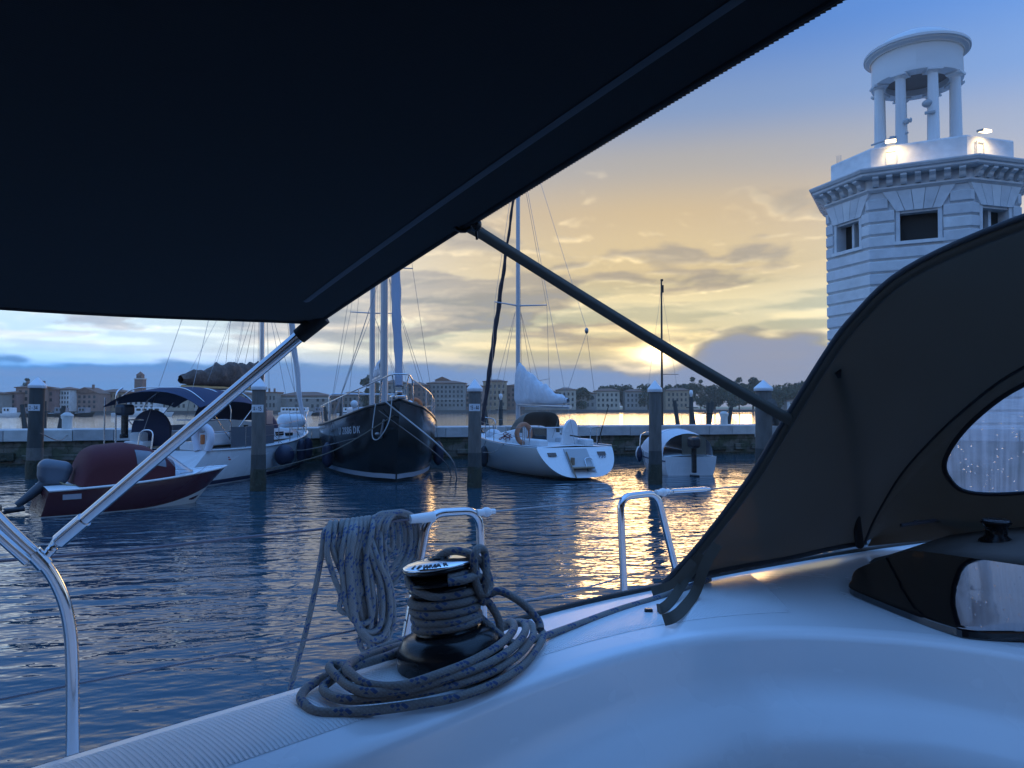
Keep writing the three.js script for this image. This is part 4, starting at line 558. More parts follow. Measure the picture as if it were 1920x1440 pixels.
// ---------------------------------------------------------------- lighthouse tower
{
  const AZ = 28.05 * D2R, RC = 28.7, c = V(Math.sin(AZ) * RC, 0, -Math.cos(AZ) * RC);
  // quay under the tower
  const quay = thing('tower_quay', 'stone quay block carrying the lighthouse tower', 'quay', V(c.x, 0, c.z), -AZ);
  part(quay, 'quay_wall', uvMetres(box(0, 0.35, 0, 9, 1.7, 9)), mQuayWall);
  for (const s of [-1, 1]) for (let k = 0; k < 8; k++) part(quay, 'edge_stone', uvMetres(rbox(-3.95 + k * 1.13, 1.35, s * 4.2, 1.11, 0.35, 0.7, 0.03)), mStone[k % 4]);
  const Y0 = 1.2, eye = EYE.y;
  const tower = thing('lighthouse_tower', 'white rusticated stone lighthouse tower with open columned lantern', 'tower', V(c.x, Y0, c.z), -AZ);   // local +z looks at the camera
  const stone = [[0.70, 0.70, 0.70], [0.66, 0.665, 0.67], [0.73, 0.73, 0.72], [0.63, 0.635, 0.64]].map((q) => M(0xffffff, 0.8, { map: rep(tintTex(q, 0.16, 6), 0.45), bumpMap: rep(tGrain, 0.9), bumpScale: 0.006 }));
  const W = 2.68, c1 = 1.34, H = (py, z = 22.9) => (763 - py) / FOCAL * z + eye - Y0;   // photo height on the front face
  const plan = (o) => { const a = W + o, b = c1 + o * 0.414; return [[-b, a], [b, a], [a, b], [a, -b], [b, -a], [-b, -a], [-a, -b], [-a, b]]; };
  const prism = (o, y0, y1, o2 = o) => { const A = plan(o), Bp = plan(o2), rows = [[...A, A[0]].map(([x, z]) => V(x, y0, z)), [...Bp, Bp[0]].map(([x, z]) => V(x, y1, z))]; return rows; };
  const solid = (levels) => { const rows = levels.map(([y, o]) => { const A = plan(o); return [...A, A[0]].map(([x, z]) => V(x, y, z)); }); const g = sheet(rows, false).toNonIndexed(); g.computeVertexNormals(); return uvMetres(g); };
  const cap = (y, o) => { const s = new THREE.Shape(plan(o).map(([x, z]) => new THREE.Vector2(x, -z))); const g = new THREE.ShapeGeometry(s); g.rotateX(-Math.PI / 2); g.translate(0, y, 0); return uvMetres(g); };
  const yTop = H(347), course = 0.385, win = { y0: H(447), y1: H(389), w: 0.565 };
  const nC = Math.floor(yTop / course);
  // core walls with real openings: built as panels round each window on the three seen faces
  const face = (i) => { const A = plan(0), a = A[i], b = A[(i + 1) % 8]; const A3 = V(a[0], 0, a[1]), B3 = V(b[0], 0, b[1]); const t = B3.clone().sub(A3), L = t.length(); t.normalize(); const n = V(-t.z, 0, t.x).multiplyScalar(-1); if (n.dot(A3.clone().add(B3)) < 0) n.negate(); return { A3, t, n, L }; };
  const hasWin = { 0: 1, 1: 1, 7: 1 };
  const slab = (f, x0, x1, y0, y1, d0, d1, m) => { const q = []; for (const [x, y, d] of [[x0, y0, d1], [x1, y0, d1], [x1, y1, d1], [x0, y1, d1], [x0, y0, d0], [x1, y0, d0], [x1, y1, d0], [x0, y1, d0]]) q.push(f.A3.clone().addScaledVector(f.t, x).addScaledVector(f.n, d).setY(y)); const F = [[0, 1, 2, 3], [5, 4, 7, 6], [4, 0, 3, 7], [1, 5, 6, 2], [3, 2, 6, 7], [4, 5, 1, 0]], pos = []; const out = f.t.clone().cross(UPV).dot(f.n) > 0; for (const [a, b, cc, d] of F) for (const k of (out ? [a, b, cc, a, cc, d] : [a, cc, b, a, d, cc])) pos.push(q[k].x, q[k].y, q[k].z); const g = new THREE.BufferGeometry(); g.setAttribute('position', new THREE.Float32BufferAttribute(pos, 3)); g.computeVertexNormals(); return uvMetres(g); };
  const wallG = [];
  for (let i = 0; i < 8; i++) { const f = face(i); if (!hasWin[i]) wallG.push(slab(f, 0, f.L, 0, yTop, -0.5, -0.03)); else { const x0 = f.L / 2 - win.w, x1 = f.L / 2 + win.w; wallG.push(slab(f, 0, x0, 0, yTop, -0.5, -0.03), slab(f, x1, f.L, 0, yTop, -0.5, -0.03), slab(f, x0, x1, 0, win.y0, -0.5, -0.03), slab(f, x0, x1, win.y1, yTop, -0.5, -0.03)); } }
  part(tower, 'wall_core', wallG, stone[3]);
  // rusticated blocks: chamfered prisms, one or two per course and face, mitred at the corners
  const block = (f, x0, x1, y0, y1, d, m0, m1) => { const ch = 0.045, prof = [[y0 + 0.012, -0.03], [y0 + 0.012 + ch, d], [y1 - 0.012 - ch, d], [y1 - 0.012, -0.03]]; const rows = prof.map(([y, o]) => { const k0 = m0 ? -o * 0.414 : (o > 0 ? 0.02 : 0), k1 = m1 ? o * 0.414 : (o > 0 ? -0.02 : 0); return [x0 + k0, x1 + k1].map((x) => f.A3.clone().addScaledVector(f.t, x).addScaledVector(f.n, o).setY(y)); }); const L = rows.map((r) => r[0]), R = rows.map((r) => r[1]); const g = sheet(rows, true).toNonIndexed(); const e1 = sheet([[L[0], L[1]], [L[3], L[2]]]).toNonIndexed(), e2 = sheet([[R[0], R[1]], [R[3], R[2]]], true).toNonIndexed(); const m = merge([g, e1, e2]); m.computeVertexNormals(); return uvMetres(m); };
  for (let i = 0; i < 8; i++) {
    const f = face(i);
    for (let k = 0; k < nC; k++) {
      const y0 = k * course, y1 = y0 + course, mid = f.L / 2, mt = () => stone[Math.floor(rnd() * 4)];
      if (hasWin[i] && y1 > win.y0 + 0.05 && y0 < win.y1 - 0.02) { part(tower, 'stone_block', block(f, 0, mid - win.w - 0.07, y0, y1, 0.05, true, false), mt()); part(tower, 'stone_block', block(f, mid + win.w + 0.07, f.L, y0, y1, 0.05, false, true), mt()); }
      else if (hasWin[i] && y0 >= win.y1 - 0.02) { const w2 = 0.78 + 0.16 * (y0 - win.y1) / course; part(tower, 'stone_block', block(f, 0, mid - w2, y0, y1, 0.05, true, false), mt()); part(tower, 'stone_block', block(f, mid + w2, f.L, y0, y1, 0.05, false, true), mt()); }
      else if (k % 3 === 0 && i < 2) { const s = mid + rr(-0.5, 0.5); part(tower, 'stone_block', block(f, 0, s, y0, y1, 0.05, true, false), mt()); part(tower, 'stone_block', block(f, s, f.L, y0, y1, 0.05, false, true), mt()); }
      else part(tower, 'stone_block', block(f, 0, f.L, y0, y1, 0.05, true, true), mt());
    }
    if (hasWin[i]) { // fan of voussoirs, frame, boarded pane
      const mid = f.L / 2, n = 5, yb = win.y1 - 0.01, yt = yTop - 0.03;
      for (let k = 0; k < n; k++) { const a = lerp(-1, 1, k / n), b = lerp(-1, 1, (k + 1) / n); const q = [[mid + a * 0.60, yb], [mid + b * 0.60, yb], [mid + b * 0.98, yt], [mid + a * 0.98, yt]]; const P = (x, y, o) => f.A3.clone().addScaledVector(f.t, x).addScaledVector(f.n, o).setY(y); const ctr = [(q[0][0] + q[2][0]) / 2, (yb + yt) / 2]; const sh = q.map(([x, y]) => [lerp(x, ctr[0], 0.05), lerp(y, ctr[1], 0.03)]); const rows = [[...q, q[0]].map(([x, y]) => P(x, y, -0.03)), [...sh, sh[0]].map(([x, y]) => P(x, y, 0.055))]; const g = sheet(rows, true).toNonIndexed(), fr = sheet([[P(...sh[0], 0.055), P(...sh[1], 0.055)], [P(...sh[3], 0.055), P(...sh[2], 0.055)]], false).toNonIndexed(); const m = merge([g, fr]); m.computeVertexNormals(); part(tower, 'voussoir', uvMetres(m), stone[k % 4]); }
      const wn = part(tower, 'window', slab(f, mid - win.w + 0.05, mid + win.w - 0.05, win.y0 + 0.02, win.y1 - 0.05, -0.42, -0.36), M([0.10, 0.095, 0.085], 0.6, { map: rep(tintTex([0.16, 0.14, 0.12], 0.3, 6), 0.8) }));
      part(wn, 'window_frame', [slab(f, mid - win.w - 0.05, mid - win.w + 0.06, win.y0 - 0.02, win.y1, -0.36, 0.02), slab(f, mid + win.w - 0.06, mid + win.w + 0.05, win.y0 - 0.02, win.y1, -0.36, 0.02), slab(f, mid - win.w + 0.06, mid + win.w - 0.06, win.y1 - 0.07, win.y1, -0.34, -0.02)], stone[1]);
      if (i !== 0) part(wn, 'mullion', slab(f, mid - 0.05, mid + 0.05, win.y0, win.y1 - 0.07, -0.36, -0.2), stone[3]);
      part(wn, 'sill', slab(f, mid - win.w - 0.12, mid + win.w + 0.12, win.y0 - 0.10, win.y0, -0.36, 0.07), stone[2]);
    }
  }
  // cornice with modillions, parapet
  const yC = yTop, z2 = 22.6;
  part(tower, 'frieze', solid([[yC - 0.02, 0.0], [yC + 0.05, 0.10], [yC + 0.10, 0.10], [yC + 0.10, 0.05], [yC + 0.40, 0.05]]), stone[0]);
  part(tower, 'cornice', [solid([[yC + 0.40, 0.02], [yC + 0.405, 0.40], [yC + 0.44, 0.44], [yC + 0.50, 0.44], [yC + 0.53, 0.50], [yC + 0.60, 0.54], [yC + 0.64, 0.54], [yC + 0.66, 0.40], [yC + 0.70, 0.02]]), cap(yC + 0.69, 0.05)], stone[1]);
  for (let i = 0; i < 8; i++) { const f = face(i), n = i % 2 ? 5 : 7; for (let k = 0; k < n; k++) { const x = (k + 0.5) / n * f.L; const P = (o, y, s) => f.A3.clone().addScaledVector(f.t, x + s * 0.085).addScaledVector(f.n, o).setY(y); const pr = [[0.04, yC + 0.12], [0.16, yC + 0.13], [0.22, yC + 0.19], [0.25, yC + 0.27], [0.34, yC + 0.31], [0.385, yC + 0.34], [0.385, yC + 0.395]]; const g = [sheet([pr.map(([o, y]) => P(o, y, -1)), pr.map(([o, y]) => P(o, y, 1))]), sheet([pr.map(([o, y]) => P(o, y, -1)), pr.map(([o, y]) => P(0.04, y, -1))], true), sheet([pr.map(([o, y]) => P(o, y, 1)), pr.map(([o, y]) => P(0.04, y, 1))])].map((q) => { const r = q.toNonIndexed(); r.computeVertexNormals(); return r; }); part(tower, 'modillion', uvMetres(merge(g)), stone[(i + k) % 4]); } }
  const yP = yC + 0.70, yPT = H(257, 22.9);
  part(tower, 'parapet', [solid([[yP - 0.02, -0.12], [yPT - 0.05, -0.12], [yPT, -0.14], [yPT, -0.5], [yP, -0.5]]), cap(yPT - 0.35, -0.3)], stone[2]).userData.label = 'plain white parapet below the lantern';
  // columned lantern
  const drum = thing; const zc = 25.3, HC = (py) => (763 - py) / FOCAL * zc + eye - Y0;
  const yb = yPT - 0.36, ye = HC(152), yr = HC(100);
  part(tower, 'lantern_floor', lathe([[0, 0.14], [1.45, 0.14], [1.5, 0.0], [0, 0]], 40).translate(0, yb, 0), stone[1]);
  for (let k = 0; k < 8; k++) { const a = (k + 0.5) / 8 * Math.PI * 2, x = Math.sin(a) * 1.2, z = Math.cos(a) * 1.2; const hh = ye - yb - 0.12; const col = part(tower, 'column', lathe([[0.20, 0], [0.20, 0.08], [0.175, 0.12], [0.172, hh * 0.35], [0.15, hh - 0.2], [0.15, hh - 0.14]], 20).translate(x, yb + 0.12, z), stone[k % 4]); const cp = lathe([[0.15, 0], [0.18, 0.03], [0.215, 0.08]], 20); part(col, 'capital', [cp, box(0, 0.11, 0, 0.46, 0.07, 0.46)].map((g) => g.translate(0, 0, 0)).map((g) => { g.rotateY(a); return g.translate(x, ye - 0.145, z); }), stone[(k + 1) % 4]); }
  part(tower, 'entablature', lathe([[0.95, 0], [1.36, 0], [1.38, 0.02], [1.37, 0.30], [1.35, yr - ye - 0.10], [1.40, yr - ye - 0.06], [1.0, yr - ye - 0.05], [0.97, 0.05], [0.95, 0]], 64).translate(0, ye, 0), stone[0]);
  part(tower, 'ceiling', lathe([[0, 0.25], [0.99, 0.22], [0.99, 0.26], [0, 0.3]], 40).translate(0, ye, 0), M([0.22, 0.18, 0.16], 0.9));
  part(tower, 'dome_rim', toCreasedNormals(lathe([[1.2, -0.06], [1.40, -0.06], [1.42, -0.02], [1.53, 0.02], [1.55, 0.06], [1.60, 0.07], [1.60, 0.15], [1.56, 0.155], [1.42, 0.20], [1.2, 0.2]], 72), 0.5).translate(0, yr, 0), stone[1]);
  const dome = part(tower, 'dome', lathe([[1.45, 0.18], [1.30, 0.34], [1.0, 0.56], [0.66, 0.72], [0.30, 0.80], [0.28, 0.88], [0.16, 0.93], [0, 0.94]], 64).translate(0, yr, 0), stone[3]);
  // radio gear between the columns
  const gear = [[1660, 222, 0.5], [1697, 212, 0.6]]; const mG = M([0.4, 0.41, 0.42], 0.6);
  part(tower, 'antenna_bracket', [bar(V(-1.35, yb + 0.95, 0.95), V(-0.25, yb + 1.1, 1.25), 0.03, 0.03, 8), bar(V(-0.35, yb, 1.2), V(-0.42, yb + 1.3, 1.2), 0.015, 0.015, 6), bar(V(-0.62, yb, 1.15), V(-0.55, yb + 1.1, 1.2), 0.012, 0.012, 6)], mG);
  part(tower, 'dish_antenna', [ball(-0.30, yb + 1.45, 1.3, 0.10, 1, 1, 0.6), ball(-0.18, yb + 1.45, 1.36, 0.07, 0.6, 1.2, 0.6)], mG); part(tower, 'junction_box', rbox(-0.72, yb + 1.0, 1.2, 0.16, 0.14, 0.12, 0.03), mG);
  part(tower, 'siren', [ball(0.30, yb + 1.95, 1.2, 0.14, 1.2, 0.9, 0.8), rbox(0.36, yb + 1.62, 1.3, 0.30, 0.09, 0.09, 0.02)], mG);
  part(tower, 'lightning_spike', [0, 1, 2].map((k) => bar(V(-2.4 + k * 0.06, yPT - 0.02, 0.9), V(-2.4 + k * 0.06, yPT + 0.42, 0.9), 0.012, 0.008, 5)).concat([rbox(-2.34, yPT + 0.02, 0.9, 0.22, 0.14, 0.16, 0.02)]), mG);
  // framed niches on the parapet and the two lit floodlights above them
  const warm = lin(1.0, 0.72, 0.34);
  const xf = { 0: { o: V(-0.72, 0, W - 0.12), a: 0 }, 1: { o: V(1.34 + 0.30, 0, W - 0.12 - 0.30), a: Math.PI / 4 } };
  ['leftmost of the two lit floodlights on the tower parapet', 'rightmost of the two lit floodlights on the tower parapet'].forEach((lab, n) => {
    const { o, a } = xf[n], put = (g, up = 0, out = 0) => { g.translate(0, up, out); g.rotateY(a); return g.translate(o.x, 0, o.z); };
    part(tower, 'niche_frame', [[-0.14, 0, 0.03, 0.40], [0.14, 0, 0.03, 0.40], [0, 0.20, 0.31, 0.03], [0, -0.20, 0.31, 0.03]].map(([x, y, w, h]) => put(box(x, y, 0, w, h, 0.03), (yP + yPT) / 2 - 0.02, 0.012)), stone[3]);
    const toWorld = (v) => v.clone().applyAxisAngle(UPV, a).add(o).applyAxisAngle(UPV, -AZ).add(V(c.x, Y0, c.z));
    const lampT = thing('floodlight', lab, 'floodlight', toWorld(V(0, yPT + 0.06, 0.16)), a - AZ, 'lit floodlights on the tower');
    part(lampT, 'housing', rbox(0, 0.03, -0.02, 0.34, 0.07, 0.24, 0.015).rotateX(0.12), M([0.25, 0.25, 0.25], 0.5));
    part(lampT, 'lens_light', box(0, -0.012, 0.02, 0.30, 0.008, 0.20).rotateX(0.12), new THREE.MeshStandardMaterial({ color: 0xffffff, emissive: warm, emissiveIntensity: 2.2 }));
    part(lampT, 'front_glass_light', box(0, 0.02, 0.105, 0.30, 0.05, 0.006), new THREE.MeshStandardMaterial({ color: 0xffffff, emissive: warm, emissiveIntensity: 2.2 }));
    part(lampT, 'bracket', bar(V(0, 0.0, -0.16), V(0, 0.03, -0.05), 0.02, 0.02, 8), mG);
    const sp = new THREE.SpotLight(warm, 2.0, 6, 1.15, 0.8, 2); sp.position.copy(toWorld(V(0, yPT + 0.03, 0.32))); sp.target.position.copy(toWorld(V(n ? 0.10 : 0.30, yPT - 1.0, -0.05))); sp.castShadow = true; sp.shadow.radius = 3; sp.name = 'floodlight_beam'; scene.add(sp); scene.add(sp.target);
  });
}

{ // unseen monastery range added behind us to shut off low eastern sky light
  const t = thing('added_monastery', 'added unseen monastery range behind the boat, cutting low sky light', 'building', V(4, 1.0, 24), 0.0); const W = 90, H = 15;
  part(t, 'wall', uvMetres(box(0, H / 2, 5, W, H, 10)), M(0xffffff, 0.9, { map: rep(tintTex([0.34, 0.27, 0.21], 0.2, 5, 128), 0.15) }));
  part(t, 'roof', (() => { const s = new THREE.Shape([new THREE.Vector2(-0.6, H), new THREE.Vector2(10.6, H), new THREE.Vector2(5, H + 3)]); const g = new THREE.ExtrudeGeometry(s, { depth: W, bevelEnabled: false }); g.rotateY(-Math.PI / 2); g.translate(W / 2, 0, 0); return uvMetres(g); })(), M([0.20, 0.10, 0.07], 0.85));
  for (let r = 0; r < 3; r++) for (let k = 0; k < 16; k++) part(t, 'window', box(-W / 2 + 3 + k * 5.6, 3 + r * 4.3, -0.02, 1.3, 2.2, 0.16), mBlackMetal);
}
// ---------------------------------------------------------------- moored boats: x towards the bow, y up from the waterline, z to starboard
function hull(o) {
  const nt = o.nt || 40, nv = o.nv || 14, keel = o.keel ?? 0.45;
  const kl = (t) => keel * (1 - Math.pow(t, 6) * 0.6) * (1 - (o.lift ?? 0) * Math.pow(1 - t, 3));
  const at3 = (t, v, side) => { const s = o.sheer(t), b = o.half(t), S = Math.sin(v * Math.PI / 2), C = Math.cos(v * Math.PI / 2), q = lerp(o.full ?? 0.5, o.bowV ?? 1.15, Math.pow(t, o.vee ?? 3)), y = s - (s + kl(t)) * Math.pow(S, o.rr ?? 1.25), hf = Math.max(0, y) / Math.max(0.01, s); const x = t * o.L + (o.rakeBow ?? 0.6) * (hf - 1) * Math.pow(t, 6) + (o.rakeStern ?? 0) * (1 - hf) * Math.pow(1 - t, 8); return V(x, y, side * b * Math.pow(C, q)); };
  const rows = []; for (let i = 0; i <= nt; i++) { const t = i / nt, row = []; for (let k = 0; k <= nv; k++) row.push(at3(t, k / nv, 1)); for (let k = nv - 1; k >= 0; k--) row.push(at3(t, k / nv, -1)); rows.push(row); }
  const skin = sheet(rows, true);
  const c = rows[0].reduce((a, p) => a.add(p), V(0, 0, 0)).multiplyScalar(1 / rows[0].length);
  const ring = [...rows[0], rows[0][0]], transom = sheet([ring.map(() => c.clone()), ring], true).toNonIndexed(); transom.computeVertexNormals();
  const deckRows = []; for (let i = 0; i <= nt; i++) { const t = i / nt, a = at3(t, 0, 1), b = at3(t, 0, -1), row = []; for (let k = 0; k <= 8; k++) { const u = k / 8, q = a.clone().lerp(b, u); q.y += -0.01 + (o.camber ?? 0.05) * Math.sin(Math.PI * u) * Math.min(1, a.z / 0.8); row.push(q); } deckRows.push(row); }
  const sheerLine = (side, out = 0, up = 0) => { const l = []; for (let i = 0; i <= nt; i++) { const p = at3(i / nt, 0, side); p.z += side * out; p.y += up; l.push(p); } return l; };
  const onSide = (t, y, side, out = 0.006) => { const s = o.sheer(t), v = Math.asin(Math.pow(Math.min(1, Math.max(0, (s - y) / (s + kl(t)))), 1 / (o.rr ?? 1.25))) / (Math.PI / 2); const p = at3(t, v, side); p.z += side * out; return p; };
  const band = (y0, y1, t0 = 0, t1 = 1, out = 0.008) => { const g = []; for (const side of [1, -1]) { const r = [[], []]; for (let i = 0; i <= nt; i++) { const t = lerp(t0, t1, i / nt); r[0].push(onSide(t, typeof y1 === 'function' ? y1(t) : y1, side, out)); r[1].push(onSide(t, typeof y0 === 'function' ? y0(t) : y0, side, out)); } g.push(sheet(r, side < 0)); } return g; };
  return { skin, transom, deck: sheet(deckRows, true), sheerLine, onSide, band, at3 };
}
const mHullWhite = PM([0.72, 0.73, 0.74], 0.3, { clearcoat: 0.3, clearcoatRoughness: 0.15, roughnessMap: rep(tSmudge, 0.6) }); mHullWhite.roughness = 0.4;
const mDeckWhite = M([0.68, 0.69, 0.70], 0.55, { bumpMap: rep(tGrain, 4), bumpScale: 0.003 });
const mNavy = M([0.018, 0.028, 0.075], 0.75), mNavyFender = M([0.014, 0.022, 0.055], 0.5), mTeak = M(0xffffff, 0.7, { map: rep(tintTex([0.25, 0.18, 0.12], 0.3, 6), 1.2) });
const mAlu = M([0.55, 0.56, 0.58], 0.35, { metalness: 0.75 }), mMastGrey = M([0.42, 0.43, 0.45], 0.4, { metalness: 0.3 });
const mSailWhite = M([0.62, 0.63, 0.66], 0.75, { bumpMap: rep(tSmudge, 2), bumpScale: 0.03 }), mSailDark = M([0.045, 0.038, 0.05], 0.8, { bumpMap: rep(tSmudge, 2), bumpScale: 0.03 });
const mSailBrown = M(0xffffff, 0.8, { map: rep(tintTex([0.11, 0.075, 0.062], 0.45, 8), 1.5), bumpMap: rep(tSmudge, 2), bumpScale: 0.03 });
const mGlassDark = PM([0.01, 0.012, 0.015], 0.08, { clearcoat: 1 }), mVinylFar = PM([0.75, 0.75, 0.74], 0.2, { transmission: 0.85, thickness: 0, roughness: 0.3 });
const mOrange = M([0.55, 0.16, 0.05], 0.6), mBlackHull = PM([0.0075, 0.0085, 0.0095], 0.28, { clearcoat: 0.4, clearcoatRoughness: 0.2, roughnessMap: rep(tSmudge, 0.5) });
const mLine = M([0.16, 0.15, 0.14], 0.8), mLinePale = M([0.42, 0.42, 0.42], 0.8), mRedCanvas = M([0.085, 0.012, 0.018], 0.85, { bumpMap: rep(tWeave, 5), bumpScale: 0.001 });
const wire = (a, b, r = 0.007) => bar(a, b, r, r, 5);
function dressRig(b, o) { // mast, boom, shrouds, furled headsail
  const { x, y0, top, rake = 0 } = o, X = (y) => x - (y - y0) * rake;
  const mast = part(b, 'mast', (() => { const g = bar(V(x, y0, 0), V(X(top), top, 0), o.r, o.r * 0.85, 16); return g; })(), o.mat || mAlu);
  (o.spreaders || []).forEach(([y, w]) => { for (const s of [-1, 1]) part(mast, 'spreader', bar(V(X(y), y, 0), V(X(y) - 0.25, y + 0.05, s * w), 0.028, 0.018, 6), o.mat || mAlu); });
  const cw = o.chain, tops = o.spreaders?.[0] || [top * 0.6, cw];
  for (const s of [-1, 1]) { part(b, 'cap_shroud', [wire(V(x - 0.2, y0 - 0.25, s * cw), V(X(tops[0]) - 0.25, tops[0], s * tops[1])), wire(V(X(tops[0]) - 0.25, tops[0], s * tops[1]), V(X(top), top - 0.3, 0))], mWire); part(b, 'lower_shroud', wire(V(x - 0.45, y0 - 0.25, s * cw * 0.95), V(X(tops[0]), tops[0] - 0.2, s * 0.1)), mWire); part(b, 'forward_shroud', wire(V(x + 0.45, y0 - 0.25, s * cw * 0.95), V(X(tops[0]), tops[0] - 0.2, s * 0.1)), mWire); }
  if (o.back) for (const s of o.back[2] ? [-1, 1] : [0]) part(b, 'backstay', wire(V(o.back[0], o.back[1], s * o.back[2]), V(X(top), top, 0)), mWire);
  for (let k = 0; k < (o.halyards || 0); k++) part(b, 'halyard', wire(V(X(y0) + rr(-0.3, 0.5), y0 + 0.2, rr(-0.25, 0.25)), V(X(top) + rr(-0.05, 0.05), top - rr(0, 2), rr(-0.1, 0.1)), 0.005), mWire);
  if (o.jib) { const a = V(o.jib[0], o.jib[1], 0), c = V(X(top) + 0.05, o.jib[2], 0), d = c.clone().sub(a), P = []; for (let k = 0; k <= 60; k++) { const t = k / 60, q = a.clone().addScaledVector(d, 0.02 + 0.96 * t); q.x += 0.012 * Math.sin(t * 47); q.z += 0.012 * Math.cos(t * 39); P.push(q); } const f = part(b, 'furled_headsail', sweep(P, (t) => o.jib[3] * (0.55 + 0.5 * Math.sin(Math.PI * Math.min(1, t * 1.15 + 0.12)) + 0.08 * Math.sin(t * 90)), 12), o.jib[4]); part(f, 'furling_drum', lathe([[0, 0.16], [0.05, 0.15], [0.10, 0.12], [0.04, 0.1], [0.04, 0.04], [0.10, 0.02], [0.1, 0], [0, 0]], 16).translate(a.x, a.y - 0.1, 0), mBlackMetal); }
  return mast;
}
function stowedSail(b, name, x0, x1, y, r, mat, swing = 0, hump = 0.5, lump = 0.30, taper = 0.45) { const rows = [], n = 80, m = 18; for (let i = 0; i <= n; i++) { const t = i / n, row = []; const rad = r * (0.35 + 0.65 * Math.pow(Math.sin(Math.PI * Math.min(1, 0.12 + t * 0.86)), 0.6)) * (1 + 0.06 * Math.sin(t * 23) + 0.05 * Math.sin(t * 57 + 1)) * (1 - taper * t); for (let k = 0; k <= m; k++) { const a = k / m * Math.PI * 2, f = 1 + lump * (fbm(t * 7 + 3, Math.cos(a) * 2 + Math.sin(a) * 3 + y, 5) - 0.5) * 2; row.push(V(lerp(x0, x1, t), y + rad * f * (Math.sin(a) * 1.15 + 0.75) + (1 - t) * (1 - t) * r * hump * (Math.sin(a) > 0 ? Math.sin(a) : 0) * 2.2, rad * f * Math.cos(a) * 0.85 + swing * t)); } rows.push(row); } return part(b, name, sheet(rows), mat); }
function rails(b, h, side, t0, t1, nP, H, inset, rFac = 1) { // stanchions and two wires
  const P = []; for (let k = 0; k < nP; k++) { const t = lerp(t0, t1, k / (nP - 1)), p = h.at3(t, 0, side); p.z -= side * inset; P.push(p); part(b, 'stanchion', bar(p, p.clone().add(V(0, H, 0)), 0.014 * rFac, 0.012 * rFac, 6), mSteel); }
  for (const f of [1, 0.52]) part(b, 'lifeline', sweep(spline(P.map((p) => p.clone().add(V(0, H * f, 0))), nP * 5), 0.006 * rFac, 5), mWire);
  return P;
}
const pulpit = (b, name, list, r = 0.018) => part(b, name, sweep(bend(list.map((p) => V(...p)), 0.18, 5), r, 8), mSteel);
function fender(b, p, r, len, mat, top) { const f = part(b, 'fender', len ? lathe([[0, len / 2], [r * 0.3, len / 2 - 0.01], [r * 0.55, len / 2 - 0.06], [r, len / 2 - 0.18], [r, -len / 2 + 0.18], [r * 0.5, -len / 2 + 0.05], [0, -len / 2]], 16).translate(p.x, p.y, p.z) : ball(p.x, p.y, p.z, r, 1, 1.1, 1, 20), mat); part(f, 'lanyard', wire(V(p.x, p.y + (len || 2 * r) * 0.48, p.z), top, 0.008), mLine); return f; }
const heading = (from, to) => -Math.atan2(to.z - from.z, to.x - from.x);
function boatAt(name, label, cat, stern, bow) { return thing(name, label, cat, stern, heading(stern, bow)); }

